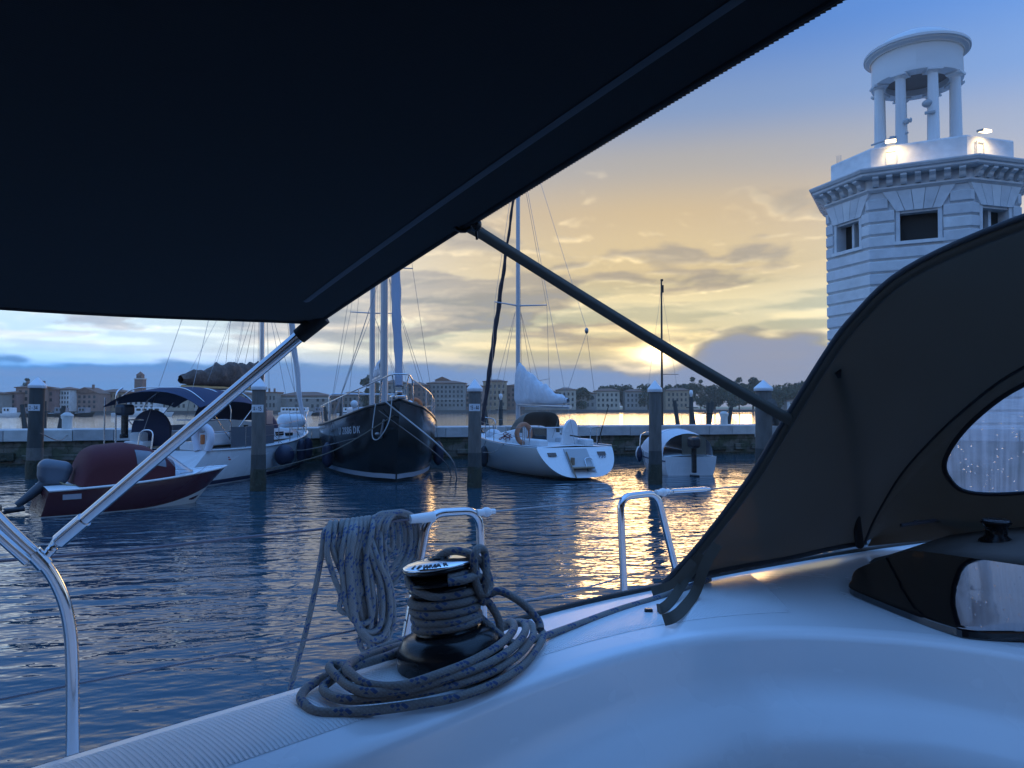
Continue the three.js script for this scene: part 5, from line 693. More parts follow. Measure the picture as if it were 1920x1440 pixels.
{ // ---- white cruising yacht, stern quarter towards us
  const stern = V(-9.45, 0, -20.6), bow = at(574, 800, 29).setY(0), L = stern.distanceTo(bow);
  const b = boatAt('cruising_yacht', 'white cruising yacht with navy bimini and boom coloured sunlit gold at left', 'sailboat', stern, bow);
  const h = hull({ L, sheer: (t) => 0.94 + 0.26 * t * t - 0.10 * Math.sin(Math.PI * t) * 0.5, half: (t) => 1.62 * Math.pow(Math.sin(Math.PI * (0.33 + 0.67 * t)), 0.8) * (t > 0.98 ? Math.sqrt((1.0001 - t) / 0.02) : 1), full: 0.42, bowV: 0.95, rakeBow: 0.5, rakeStern: -1.15, keel: 0.5 });
  part(b, 'hull', h.skin, mHullWhite); part(b, 'transom', h.transom, mHullWhite); part(b, 'deck', h.deck, mDeckWhite);
  part(b, 'rubbing_strake', [1, -1].map((s) => sweep(h.sheerLine(s, 0.01, 0.01), 0.028, 6)), mHullWhite).userData.kind = 'stuff';
  part(b, 'boot_stripe', h.band(0.02, 0.13), mNavy);
  // cockpit: coamings, seats, transom platform
  for (const s of [-1, 1]) part(b, 'cockpit_coaming', rbox(1.9, 1.22, s * 1.02, 3.1, 0.36, 0.34, 0.08, 3), mDeckWhite);
  part(b, 'cockpit_floor_grating', box(1.75, 1.0, 0, 3.0, 0.04, 1.6), mTeak);
  part(b, 'stern_step', rbox(-0.3, 0.42, 0, 1.2, 0.16, 2.0, 0.05, 2), mDeckWhite);
  part(b, 'stern_locker', rbox(0.30, 0.92, 0.85, 0.45, 0.5, 0.6, 0.05, 2), mHullWhite);
  part(b, 'stern_locker', rbox(0.30, 0.92, -0.85, 0.45, 0.5, 0.6, 0.05, 2), mHullWhite);
  // cabin trunk with side windows
  const trunk = []; for (let i = 0; i <= 10; i++) { const t = i / 10, x = lerp(3.4, 7.1, t), w = lerp(1.12, 0.62, t), hh = lerp(0.50, 0.12, t); trunk.push([V(x, 1.05, w), V(x, 1.1 + hh * 0.8, w * 0.93), V(x, 1.13 + hh, w * 0.8), V(x, 1.17 + hh * 1.1, 0), V(x, 1.13 + hh, -w * 0.8), V(x, 1.1 + hh * 0.8, -w * 0.93), V(x, 1.05, -w)]); }
  const ct = part(b, 'cabin_trunk', [sheet(trunk, true), sheet([trunk[0], trunk[0].map((p) => V(p.x, 1.05, p.z))])], mDeckWhite);
  for (const s of [-1, 1]) for (let k = 0; k < 3; k++) part(ct, 'cabin_window', rbox(3.95 + k * 0.85, 1.28 - k * 0.05, s * (1.03 - k * 0.11), 0.55, 0.16 - k * 0.02, 0.05, 0.02), mGlassDark);
  part(b, 'weathercloth', [-1, 1].map((s) => { const r = [[], []]; for (let k = 0; k <= 8; k++) { const p = h.at3(lerp(0.12, 0.40, k / 8), 0, s); p.z -= s * 0.07; r[0].push(p.clone().add(V(0, 0.62, 0))); r[1].push(p.clone().add(V(0, 0.06, 0))); } return sheet(r); }), M([0.10, 0.11, 0.13], 0.8)).userData.kind = 'stuff';
  // sprayhood
  const hood = []; for (let i = 0; i <= 10; i++) { const t = i / 10, row = []; for (let k = 0; k <= 14; k++) { const a = Math.PI * k / 14, x = 3.15 + t * 1.25, hh = 0.95 * Math.sqrt(1 - t * t * 0.93); row.push(V(x + 0.15 * Math.sin(a), 1.42 + hh * Math.pow(Math.sin(a), 0.6), 1.10 * Math.sign(Math.cos(a)) * Math.pow(Math.abs(Math.cos(a)), 0.6))); } hood.push(row); }
  const hd = part(b, 'sprayhood', sheet(hood), mNavy);
  for (const s of [-1, 1]) part(hd, 'hood_window', (() => { const g = new THREE.PlaneGeometry(0.55, 0.42, 2, 2); g.rotateY(s > 0 ? 0.15 : Math.PI - 0.15); g.translate(3.75, 1.78, s * 1.16); return g; })(), mVinylFar);
  // bimini with frame
  const bim = []; for (let i = 0; i <= 12; i++) { const x = lerp(-0.35, 2.75, i / 12), row = []; for (let k = 0; k <= 12; k++) { const z = lerp(-1.45, 1.45, k / 12); row.push(V(x, 2.66 - 0.42 * Math.pow(Math.abs(z) / 1.45, 2.4) - 0.16 * Math.pow(Math.abs(x - 1.2) / 1.55, 2), z)); } bim.push(row); }
  const bm = part(b, 'bimini', [sheet(bim), sheet(bim.map((r) => r.map((p) => p.clone().add(V(0, 0.012, 0)))), true)], mNavy);
  part(bm, 'pale_rear_flap', (() => { const r = bim.slice(9).map((row) => row.slice(1, 6).map((p) => p.clone().add(V(0, 0.02, 0)))); return sheet(r, true); })(), mSailWhite);
  for (const [x0, x1] of [[1.2, 0.0], [1.2, 1.2], [1.2, 2.5]]) part(bm, 'bimini_bow', sweep(bend([V(x0, 1.2, 1.35), V(x1, 2.20, 1.4), V(x1, 2.62, 0.8), V(x1, 2.62, -0.8), V(x1, 2.20, -1.4), V(x0, 1.2, -1.35)], 0.3, 5), 0.016, 8), mSteel);
  // wheel under its round cover, pedestal
  part(b, 'wheel_cover', (() => { const g = new THREE.CylinderGeometry(0.60, 0.60, 0.10, 32); g.rotateZ(Math.PI / 2); g.translate(0.75, 1.42, -0.78); return g; })(), mNavy);
  part(b, 'steering_pedestal', lathe([[0.16, 0], [0.12, 0.4], [0.11, 0.85], [0, 0.9]], 12).translate(1.0, 0.9, -0.78), mDeckWhite);
  // outboard engine clamped on the stern rail
  const ob = part(b, 'outboard_engine', [rbox(-0.12, 2.02, -0.95, 0.50, 0.30, 0.30, 0.09, 3)], M([0.03, 0.04, 0.055], 0.4)); part(ob, 'outboard_leg', [rbox(-0.12, 1.62, -0.95, 0.16, 0.6, 0.13, 0.03), rbox(-0.14, 1.32, -0.95, 0.26, 0.12, 0.10, 0.03)], mBlackMetal);
  pulpit(b, 'pushpit', [[1.1, 1.1, 1.45], [1.1, 1.75, 1.45], [0.1, 1.75, 1.28], [0.05, 1.75, 0.5]]); pulpit(b, 'pushpit', [[1.1, 1.1, -1.45], [1.1, 1.75, -1.45], [0.1, 1.75, -1.28], [0.05, 1.75, -0.5]]);
  pulpit(b, 'pushpit_lower_bar', [[1.1, 1.42, 1.45], [0.1, 1.42, 1.28], [0.05, 1.42, 0.5]]);
  pulpit(b, 'gantry_pole', [[-0.15, 1.0, -1.2], [-0.15, 2.5, -1.2], [0.1, 2.62, -1.2]], 0.022); pulpit(b, 'gantry_pole', [[-0.15, 1.0, -1.55], [-0.2, 2.35, -1.5]], 0.02);
  pulpit(b, 'bathing_ladder', [[-0.75, 0.45, 0.25], [-0.55, 1.5, 0.25], [-0.55, 1.5, -0.15], [-0.75, 0.45, -0.15]], 0.02);
  // horseshoe lifebuoy
  part(b, 'horseshoe_buoy', (() => { const P = []; for (let k = 0; k <= 30; k++) { const a = lerp(-0.5, Math.PI + 0.5, k / 30); P.push(V(0.02, 1.30 + Math.sin(a) * 0.25 * 1.15, 1.30 + Math.cos(a) * 0.235)); } P.unshift(V(0.02, 0.95, 1.30 + 0.15)); P.push(V(0.02, 0.95, 1.30 - 0.15)); return sweep(P, 0.095, 12); })(), M([0.72, 0.73, 0.80], 0.55));
  part(b, 'buoy_lamp', [rbox(0.0, 1.24, 1.30, 0.10, 0.26, 0.10, 0.03)], mOrange);
  rails(b, h, 1, 0.20, 0.93, 7, 0.62, 0.07); rails(b, h, -1, 0.20, 0.93, 7, 0.62, 0.07);
  pulpit(b, 'bow_pulpit', [[L * 0.90, 1.2, 0.42], [L * 0.91, 1.85, 0.40], [L * 1.0, 1.95, 0.10], [L * 1.0, 1.95, -0.10], [L * 0.91, 1.85, -0.40], [L * 0.90, 1.2, -0.42]]);
  part(b, 'liferaft_canister', (() => { const g = new THREE.CapsuleGeometry(0.24, 0.55, 6, 18); g.rotateX(Math.PI / 2); g.rotateY(0.9); g.translate(6.35, 1.62, 0.55); return g; })(), mHullWhite);
  for (const [t, y, r, len, m] of [[0.40, 0.62, 0.30, 0, mNavyFender], [0.66, 0.60, 0.15, 0.85, mNavyFender], [0.82, 0.62, 0.16, 0.8, mNavy]]) { const p = h.onSide(t, y, 1, r + 0.02), q = h.at3(t, 0, 1); fender(b, p, r, len, m, V(q.x, q.y + 0.3, q.z - 0.07)); }
  part(b, 'quarter_logo', [box(0.9, 0.72, 0, 0.16, 0.03, 0.004), box(0.9, 0.66, 0, 0.12, 0.03, 0.004).rotateZ(0.0)].map((g) => { g.translate(0, 0, h.onSide(0.1, 0.7, 1, 0.012).z); return g; }), M([0.45, 0.05, 0.04], 0.5)).userData.kind = 'stuff';
  part(b, 'jib_winch', lathe([[0.09, 0], [0.06, 0.06], [0.06, 0.14], [0.08, 0.16], [0, 0.17]], 14).translate(2.6, 1.4, 1.02), mBlackMetal);
  dressRig(b, { x: 5.3, y0: 1.6, top: 13.2, r: 0.085, mat: mAlu, chain: 1.45, spreaders: [[6.2, 0.9], [9.6, 0.75]], back: [0.1, 1.3, 0.6], halyards: 5, jib: [L - 0.25, 1.45, 12.6, 0.10, mSailWhite] });
  part(b, 'boom', [bar(V(5.15, 2.72, 0), V(1.15, 2.66, -0.1), 0.085, 0.075, 14)], PM([0.55, 0.42, 0.22], 0.35, { metalness: 0.5 }));  // gold of the low sun painted into the boom colour
  stowedSail(b, 'stowed_mainsail', 5.1, 1.05, 2.80, 0.30, mSailBrown, -0.1, 0.5, 0.34, 0.25);
  for (let k = 0; k < 6; k++) part(b, 'lazy_jack', wire(V(1.4 + k * 0.62, 2.85, k % 2 ? 0.12 : -0.2), V(4.9, 7.6, 0.05), 0.005), mWire);
}

{ // ---- black steel ketch, bow towards us
  const bow = V(-3.02, 0, -20.7), stern = V(-5.75, 0, -30.6), L = stern.distanceTo(bow);
  const b = boatAt('black_ketch', 'black hulled ketch with high bow pointing at us and white waterline', 'sailboat', stern, bow);
  const h = hull({ L, sheer: (t) => 1.35 + 0.95 * Math.pow(t, 2.6) + 0.12 * (1 - t) * (1 - t), half: (t) => 1.95 * Math.pow(Math.sin(Math.PI * (0.28 + 0.72 * t)), 0.62) * (t > 0.9 ? Math.pow((1.0005 - t) / 0.1005, 0.5) : 1), full: 0.30, bowV: 0.75, vee: 5, rakeBow: 0.75, rakeStern: 0.3, keel: 0.6, nt: 56, nv: 20 });
  part(b, 'hull', h.skin, mBlackHull); part(b, 'transom', h.transom, mBlackHull); part(b, 'deck', h.deck, M([0.30, 0.30, 0.30], 0.7));
  part(b, 'boot_stripe', h.band(0.10, 0.235, 0.02, 0.996, 0.012), M([0.45, 0.47, 0.52], 0.5)).userData.label = 'pale painted waterline stripe';
  for (const s of [1, -1]) part(b, 'bulwark_rail', sweep(h.sheerLine(s, -0.02, 0.02), 0.05, 8), M([0.014, 0.014, 0.015], 0.4));
  // registration letters on the bow
  const font = globalThis.__font; { const t0 = 0.80, a = h.onSide(0.845, 1.30, 1, 0.02), c = h.onSide(0.74, 1.22, 1, 0.02); const mk = (side) => { const A = h.onSide(0.70, 1.30, side, 0.03), Z = h.onSide(0.86, 1.42, side, 0.03), d = Z.clone().sub(A), ln = d.length(), up = h.onSide(0.78, 1.6, side, 0.03).sub(h.onSide(0.78, 1.2, side, 0.03)).normalize(); d.normalize(); const left = side < 0; const g = new TextGeometry('U 2886 DK', { font, size: 0.19, depth: 0.004, curveSegments: 3 }); g.computeBoundingBox(); const w = g.boundingBox.max.x, k = ln / w; const p = g.attributes.position; for (let i = 0; i < p.count; i++) { const x = p.getX(i), y = p.getY(i), t = left ? 0.86 - (x / w) * 0.16 : 0.70 + (x / w) * 0.16; const q = h.onSide(t, 1.26 + y * 1.1 + (t - 0.70) * 0.6, side, 0.012 + p.getZ(i)); p.setXYZ(i, q.x, q.y, q.z); } g.computeVertexNormals(); return g; }; part(b, 'registration_lettering', mk(1), M([0.40, 0.43, 0.46], 0.5)); }
  // anchor stowed against the hull, its roller and chain
  { const an = []; const P = (t, y, o) => h.onSide(t, y, 1, o); an.push(bar(P(0.955, 1.75, 0.05), P(0.945, 1.28, 0.05), 0.03, 0.04, 8)); const k = P(0.945, 1.26, 0.05); an.push(sweep(spline([k.clone().add(V(-0.25, 0.10, -0.12)), k, k.clone().add(V(0.22, 0.1, 0.12))], 12), 0.045, 8)); an.push(ball(k.x - 0.25, k.y + 0.10, k.z - 0.12, 0.07, 1.3, 0.7, 1), ball(k.x + 0.22, k.y + 0.1, k.z + 0.12, 0.07, 1.3, 0.7, 1)); part(b, 'anchor', an, M([0.30, 0.31, 0.32], 0.5, { metalness: 0.6 })); }
  part(b, 'bow_roller', [rbox(L + 0.05, 2.36, 0, 0.5, 0.10, 0.22, 0.03), rbox(L - 0.2, 2.44, 0, 0.3, 0.2, 0.16, 0.03)], mSteel);
  part(b, 'anchor_windlass', [rbox(L - 0.75, 2.30, 0, 0.4, 0.25, 0.35, 0.05)], mSteel);
  // bow pulpit and bulwark handrails
  const sp = (t, s, up) => { const p = h.at3(t, 0, s); p.y += up; p.z -= s * 0.05; return p; };
  part(b, 'bow_pulpit', [sweep(bend([sp(0.93, 1, 0.0), sp(0.935, 1, 0.72), V(L + 0.15, 2.98, 0.22), V(L + 0.15, 2.98, -0.22), sp(0.935, -1, 0.72), sp(0.93, -1, 0.0)], 0.2, 6), 0.022, 8), bar(V(L + 0.15, 2.96, 0.22), V(L, 2.4, 0.12), 0.018, 0.018, 6), bar(V(L + 0.15, 2.96, -0.22), V(L, 2.4, -0.12), 0.018, 0.018, 6)], mSteel);
  for (const s of [1, -1]) { part(b, 'handrail', sweep(spline([sp(0.935, s, 0.72), sp(0.80, s, 0.66), sp(0.6, s, 0.66), sp(0.4, s, 0.66), sp(0.2, s, 0.66), sp(0.05, s, 0.66)], 40), 0.020, 8), mSteel); for (const t of [0.08, 0.25, 0.42, 0.58, 0.72, 0.84]) part(b, 'stanchion', bar(sp(t, s, 0), sp(t, s, 0.66), 0.017, 0.015, 6), mSteel); }
  // deckhouse, hatches, buoy, ventilators
  part(b, 'deckhouse', rbox(L * 0.40, 1.75, 0, 3.4, 0.7, 1.9, 0.12, 3), M([0.5, 0.5, 0.52], 0.5)); part(b, 'forward_hatch', rbox(L * 0.72, 1.98, 0, 0.8, 0.22, 0.8, 0.05), M([0.45, 0.46, 0.5], 0.4));
  part(b, 'folded_awning', (() => { const g = stowedSail; return rbox(L * 0.60, 2.12, -0.35, 1.5, 0.4, 0.5, 0.16, 4); })(), mSailWhite);
  const buoyRing = new THREE.TorusGeometry(0.24, 0.075, 10, 24); part(b, 'ring_buoy', buoyRing.clone().rotateY(1.15).translate(1.2, 2.15, -1.72), mOrange);
  for (const [x, z] of [[L * 0.55, 0.9], [L * 0.55, -0.9]]) part(b, 'cowl_ventilator', [lathe([[0.07, 0], [0.06, 0.45], [0, 0.45]], 10).translate(x, 1.7, z), ball(x + 0.06, 2.2, z, 0.12, 1.1, 1, 1)], mDeckWhite);
  pulpit(b, 'stern_gantry', [[0.35, 1.4, -1.5], [0.35, 2.6, -1.5], [0.35, 2.6, 1.5], [0.35, 1.4, 1.5]], 0.03);
  dressRig(b, { x: L * 0.60, y0: 1.7, top: 15.5, r: 0.125, mat: mMastGrey, chain: 1.75, spreaders: [[6.6, 0.95], [10.5, 0.8]], halyards: 5, jib: [L - 0.05, 2.42, 14.8, 0.135, M([0.33, 0.35, 0.42], 0.75)] });
  dressRig(b, { x: L * 0.20, y0: 1.7, top: 12.0, r: 0.105, mat: mMastGrey, chain: 1.6, spreaders: [[5.6, 0.8]], halyards: 4, back: [0, 1.6, 0.8] });
  part(b, 'main_boom', bar(V(L * 0.58, 3.1, 0), V(L * 0.26, 3.05, 0), 0.09, 0.08, 12), mMastGrey); stowedSail(b, 'stowed_mainsail', L * 0.58, L * 0.27, 3.2, 0.2, mSailWhite, 0, 0.6);
  { const p = h.onSide(0.55, 0.55, -1, 0.2), q = h.at3(0.55, 0, -1); fender(b, p, 0.17, 0.8, mNavyFender, q); const p2 = h.onSide(0.62, 0.6, 1, 0.2), q2 = h.at3(0.62, 0, 1); fender(b, p2, 0.17, 0.8, mNavyFender, q2); }
  // slack chafe line hung under the bow
  part(b, 'hanging_line', sweep(spline([V(L - 0.1, 2.3, 0.2), V(L + 0.05, 1.7, 0.3), V(L - 0.1, 1.25, 0.55), V(L - 0.35, 1.35, 0.7), V(L - 0.5, 2.2, 0.6)], 40), 0.014, 6), mLinePale);
  b.updateMatrixWorld(true);
  // mooring lines to the water and to neighbouring posts
  const W = (x, y, z) => V(x, y, z).applyMatrix4(b.matrixWorld);
  const moor = (label, pts, r = 0.016, m = mLine) => { const o = pts[0].clone(); const me = shade(new THREE.Mesh(sweep(spline(pts.map((p) => p.clone().sub(o)), 40), r, 6), m)); me.name = numbered('mooring_line'); me.position.copy(o); scene.add(me); tag(me, label, 'mooring line', 'mooring lines'); };
  moor('pale double mooring line slanting from the black bow into the water', [W(L - 0.35, 2.25, 0.35), at(838, 850, 20.4), onY(858, 899, -0.05), onY(878, 914, -0.4)], 0.02, mLinePale);
  moor('slack line beside the pale mooring line of the black ketch', [W(L - 0.6, 2.0, 0.5), at(826, 858, 20.8), onY(848, 897, -0.1)], 0.014);
  moor('mooring line from the black bow to the weathered post at left', [W(L - 0.5, 2.15, -0.35), at(640, 838, 20.2), at(560, 866, 20), at(498, 880, 19.6)], 0.016, M([0.10, 0.09, 0.07], 0.8));
  moor('second line from the black hull running left to the white yacht', [W(L * 0.8, 1.75, -1.2), at(600, 838, 22), at(545, 845, 23)], 0.014);
  moor('dark line looping from the far left post to the pier', [at(75, 812, 21.9), at(110, 826, 24.2), pierAt(128).setY(1.1)], 0.014);
}

{ // ---- white racing yacht, open stern towards us
  const stern = at(1078, 870, 22.6).setY(0), bow = at(900, 790, 29.2).setY(0), L = stern.distanceTo(bow);
  const b = boatAt('racing_yacht', 'white yacht with open sloping stern and white sail cover at centre', 'sailboat', stern, bow);
  const h = hull({ L, sheer: (t) => 0.92 + 0.20 * t * t, half: (t) => 1.36 * Math.pow(Math.sin(Math.PI * (0.36 + 0.64 * t)), 0.75) * (t > 0.97 ? Math.sqrt((1.0005 - t) / 0.03) : 1), full: 0.62, bowV: 0.95, rakeBow: 0.45, rakeStern: -0.75, keel: 0.32, rr: 1.15, lift: 1.25 });
  part(b, 'hull', h.skin, PM([0.62, 0.60, 0.57], 0.35)); part(b, 'transom', h.transom, mHullWhite); part(b, 'deck', h.deck, mDeckWhite);
  part(b, 'perforated_toe_rail', [sweep(h.sheerLine(1, -0.01, 0.03), 0.022, 6), sweep(h.sheerLine(-1, -0.01, 0.03), 0.022, 6)], mAlu).userData.kind = 'stuff';
  part(b, 'boot_stripe', h.band(0.01, 0.05), M([0.10, 0.09, 0.08], 0.6));
  // stern: frame, well, step, ladder, vents
  const slope = (u, z) => { const y = lerp(0.12, 0.90, u), hf = y / 0.92; return V(-0.75 * (1 - hf) - 0.02, y, z); };
  const plate = (u0, u1, z0, z1, o = 0.012) => { const r = [[slope(u1, z0), slope(u1, z1)], [slope(u0, z0), slope(u0, z1)]].map((q) => q.map((p) => p.add(V(-o, o * 0.4, 0)))); const bk = r.map((q) => q.map((p) => p.clone().add(V(o + 0.02, 0, 0)))); return [sheet(r), sheet([r[0], bk[0]], true), sheet([r[1], bk[1]]), sheet([[r[0][0], r[1][0]], [bk[0][0], bk[1][0]]]), sheet([[r[0][1], r[1][1]], [bk[0][1], bk[1][1]]], true)]; };
  part(b, 'stern_well', plate(0.16, 0.96, -0.42, 0.34, 0.02), M([0.40, 0.41, 0.42], 0.5)); part(b, 'stern_step', rbox(-0.52, 0.36, -0.05, 0.34, 0.05, 0.66, 0.02), mTeak); part(b, 'ladder_rest', rbox(-0.40, 0.50, -0.30, 0.10, 0.30, 0.10, 0.02), mTeak);
  for (const z of [-0.85, 0.80]) part(b, 'stern_vent', plate(0.72, 0.84, z - 0.13, z + 0.13, 0.018), M([0.12, 0.09, 0.08], 0.6));
  pulpit(b, 'boarding_ladder', [[-0.62, 0.22, 0.10], [-0.36, 0.62, 0.10], [-0.36, 0.62, 0.36], [-0.62, 0.22, 0.36]], 0.016); part(b, 'ladder_pole', bar(V(-0.75, 0.10, -0.38), V(-0.20, 0.80, -0.40), 0.022, 0.022, 8), mTeak);
  part(b, 'cockpit_well', box(1.3, 0.93, 0, 1.9, 0.03, 1.1), M([0.45, 0.46, 0.47], 0.6));
  for (const s of [-1, 1]) part(b, 'cockpit_coaming', rbox(1.45, 1.02, s * 0.78, 2.0, 0.22, 0.30, 0.07, 3), mDeckWhite);
  // upturned pale locker lid, cabin, sprayhood
  part(b, 'raised_locker_lid', (() => { const s = new THREE.Shape(); s.moveTo(-0.42, 0); s.lineTo(0.42, 0); s.lineTo(0.36, 0.35); s.absarc(0, 0.36, 0.36, 0, Math.PI, false); s.lineTo(-0.42, 0); const g = new THREE.ExtrudeGeometry(s, { depth: 0.05, bevelEnabled: true, bevelSize: 0.02, bevelThickness: 0.02, bevelSegments: 2 }); g.rotateY(-Math.PI / 2 + 0.5); g.rotateZ(0.15); g.translate(0.75, 1.0, 0.20); return g; })(), mHullWhite);
  part(b, 'tiller', bar(V(0.25, 1.2, 0.35), V(1.0, 1.28, 0.05), 0.025, 0.02, 8), M([0.05, 0.04, 0.03], 0.5));
  const trunk = []; for (let i = 0; i <= 8; i++) { const t = i / 8, x = lerp(2.4, 5.6, t), w = lerp(0.92, 0.5, t), hh = lerp(0.42, 0.06, t); trunk.push([V(x, 0.92, w), V(x, 0.95 + hh * 0.85, w * 0.92), V(x, 1.0 + hh, w * 0.78), V(x, 1.02 + hh * 1.05, 0), V(x, 1.0 + hh, -w * 0.78), V(x, 0.95 + hh * 0.85, -w * 0.92), V(x, 0.92, -w)]); }
  part(b, 'cabin_trunk', [sheet(trunk, true), sheet([trunk[0], trunk[0].map((p) => V(p.x, 0.92, p.z))])], mDeckWhite);
  const hood = []; for (let i = 0; i <= 8; i++) { const t = i / 8, row = []; for (let k = 0; k <= 14; k++) { const a = Math.PI * k / 14; row.push(V(2.15 + t * 0.95, 1.28 + 0.66 * Math.sqrt(1 - t * t * 0.9) * Math.pow(Math.sin(a), 0.45), 0.66 * Math.sign(Math.cos(a)) * Math.pow(Math.abs(Math.cos(a)), 0.5))); } hood.push(row); }
  part(b, 'sprayhood', sheet(hood), M([0.16, 0.14, 0.115], 0.8));
  part(b, 'companionway', rbox(2.38, 1.18, 0, 0.06, 0.5, 0.6, 0.02), mGlassDark);
  part(b, 'ring_buoy', new THREE.TorusGeometry(0.29, 0.075, 10, 26).rotateY(Math.PI / 2 + 0.35).translate(1.55, 1.28, -0.92), M([0.42, 0.17, 0.09], 0.6));
  part(b, 'buoy_frame', [bar(V(1.5, 0.95, -0.92), V(1.5, 1.58, -0.92), 0.012, 0.012, 6), bar(V(1.62, 0.95, -0.80), V(1.62, 1.58, -0.80), 0.012, 0.012, 6), bar(V(1.5, 1.5, -0.92), V(1.62, 1.5, -0.8), 0.012, 0.012, 6)], mSteel);
  part(b, 'rope_heap', (() => { const g = []; for (let k = 0; k < 9; k++) { const P = []; const cx = 2.9 + rr(-0.3, 0.3), cz = -0.75 + rr(-0.15, 0.15), cy = 1.06 + 0.02 * k; for (let i = 0; i <= 14; i++) { const a = i / 14 * 6.28; P.push(V(cx + Math.cos(a) * rr(0.14, 0.2), cy + Math.sin(a * 2 + k) * 0.05, cz + Math.sin(a) * rr(0.14, 0.2))); } g.push(sweep(spline(P, 28), 0.014, 5)); } return g; })(), M([0.25, 0.07, 0.06], 0.8)).userData.kind = 'stuff';
  part(b, 'sail_bag', [ball(5.2, 1.12, -0.35, 0.26, 1.4, 0.8, 1.0, 18)], mSailWhite);
  for (const s of [1, -1]) rails(b, h, s, 0.12, 0.92, 6, 0.56, 0.06);
  pulpit(b, 'pushpit', [[0.9, 0.95, 1.05], [0.85, 1.5, 1.05], [0.05, 1.5, 0.95], [0.0, 1.5, 0.4]]); pulpit(b, 'pushpit', [[0.9, 0.95, -1.05], [0.85, 1.5, -1.05], [0.05, 1.5, -0.95], [0.0, 1.5, -0.4]]);
  pulpit(b, 'bow_pulpit', [[L * 0.9, 1.1, 0.36], [L * 0.91, 1.65, 0.34], [L + 0.05, 1.72, 0.1], [L + 0.05, 1.72, -0.1], [L * 0.91, 1.65, -0.34], [L * 0.9, 1.1, -0.36]]);
  part(b, 'ensign_staff', bar(V(0.05, 1.0, 0.8), V(-0.35, 2.15, 0.95), 0.016, 0.012, 6), mBlackMetal);
  { const p = h.onSide(0.55, 0.45, -1, 0.17), q = h.at3(0.55, 0, -1); fender(b, p, 0.14, 0.72, M([0.03, 0.035, 0.05], 0.6), q); const p2 = h.onSide(0.86, 0.45, -1, 0.22); fender(b, p2, 0.22, 0, mHullWhite, h.at3(0.86, 0, -1)); }
  part(b, 'stern_name', (() => { const g = new TextGeometry('Pao', { font: globalThis.__font, size: 0.10, depth: 0.004, curveSegments: 2 }); g.rotateY(-Math.PI / 2); const p = slope(0.62, 0.62); g.translate(p.x - 0.035, p.y, p.z); return g; })(), M([0.12, 0.14, 0.22], 0.5));
  dressRig(b, { x: 3.9, y0: 1.4, top: 11.3, r: 0.078, mat: M([0.48, 0.49, 0.52], 0.45, { metalness: 0.3 }), chain: 1.15, spreaders: [[5.55, 0.98]], back: [0.0, 1.0, 0.0], halyards: 4, jib: [L - 0.15, 1.25, 10.2, 0.085, mSailDark] });
  part(b, 'boom', bar(V(3.8, 2.18, 0), V(0.7, 2.10, 0.25), 0.06, 0.055, 12), mAlu);
  stowedSail(b, 'white_sail_cover', 3.85, 0.85, 2.24, 0.24, mSailWhite, 0.25, 2.0);
  part(b, 'topping_block', [ball(-0.1, 4.35, 0.35, 0.075, 0.8, 1.2, 0.8), wire(V(-0.1, 4.4, 0.35), V(3.2, 11, 0.02), 0.006), wire(V(-0.1, 4.3, 0.35), V(0.0, 1.0, 0.9), 0.006), wire(V(-0.1, 4.3, 0.35), V(0.1, 1.2, -0.7), 0.006)], mWire).userData.kind = 'stuff';
  b.updateMatrixWorld(true); const Wp = (x, y, z) => V(x, y, z).applyMatrix4(b.matrixWorld);
  const o = Wp(2.2, 0.95, -1.3), e = at(905, 848, 20.6); const me = shade(new THREE.Mesh(sweep(spline([V(0, 0, 0), e.clone().sub(o).multiplyScalar(0.5).add(V(0, -0.12, 0)), e.clone().sub(o)], 20), 0.012, 6), mLine)); me.name = numbered('mooring_line'); me.position.copy(o); scene.add(me); tag(me, 'short mooring line from the racing yacht to the post at its side', 'mooring line', 'mooring lines');
}

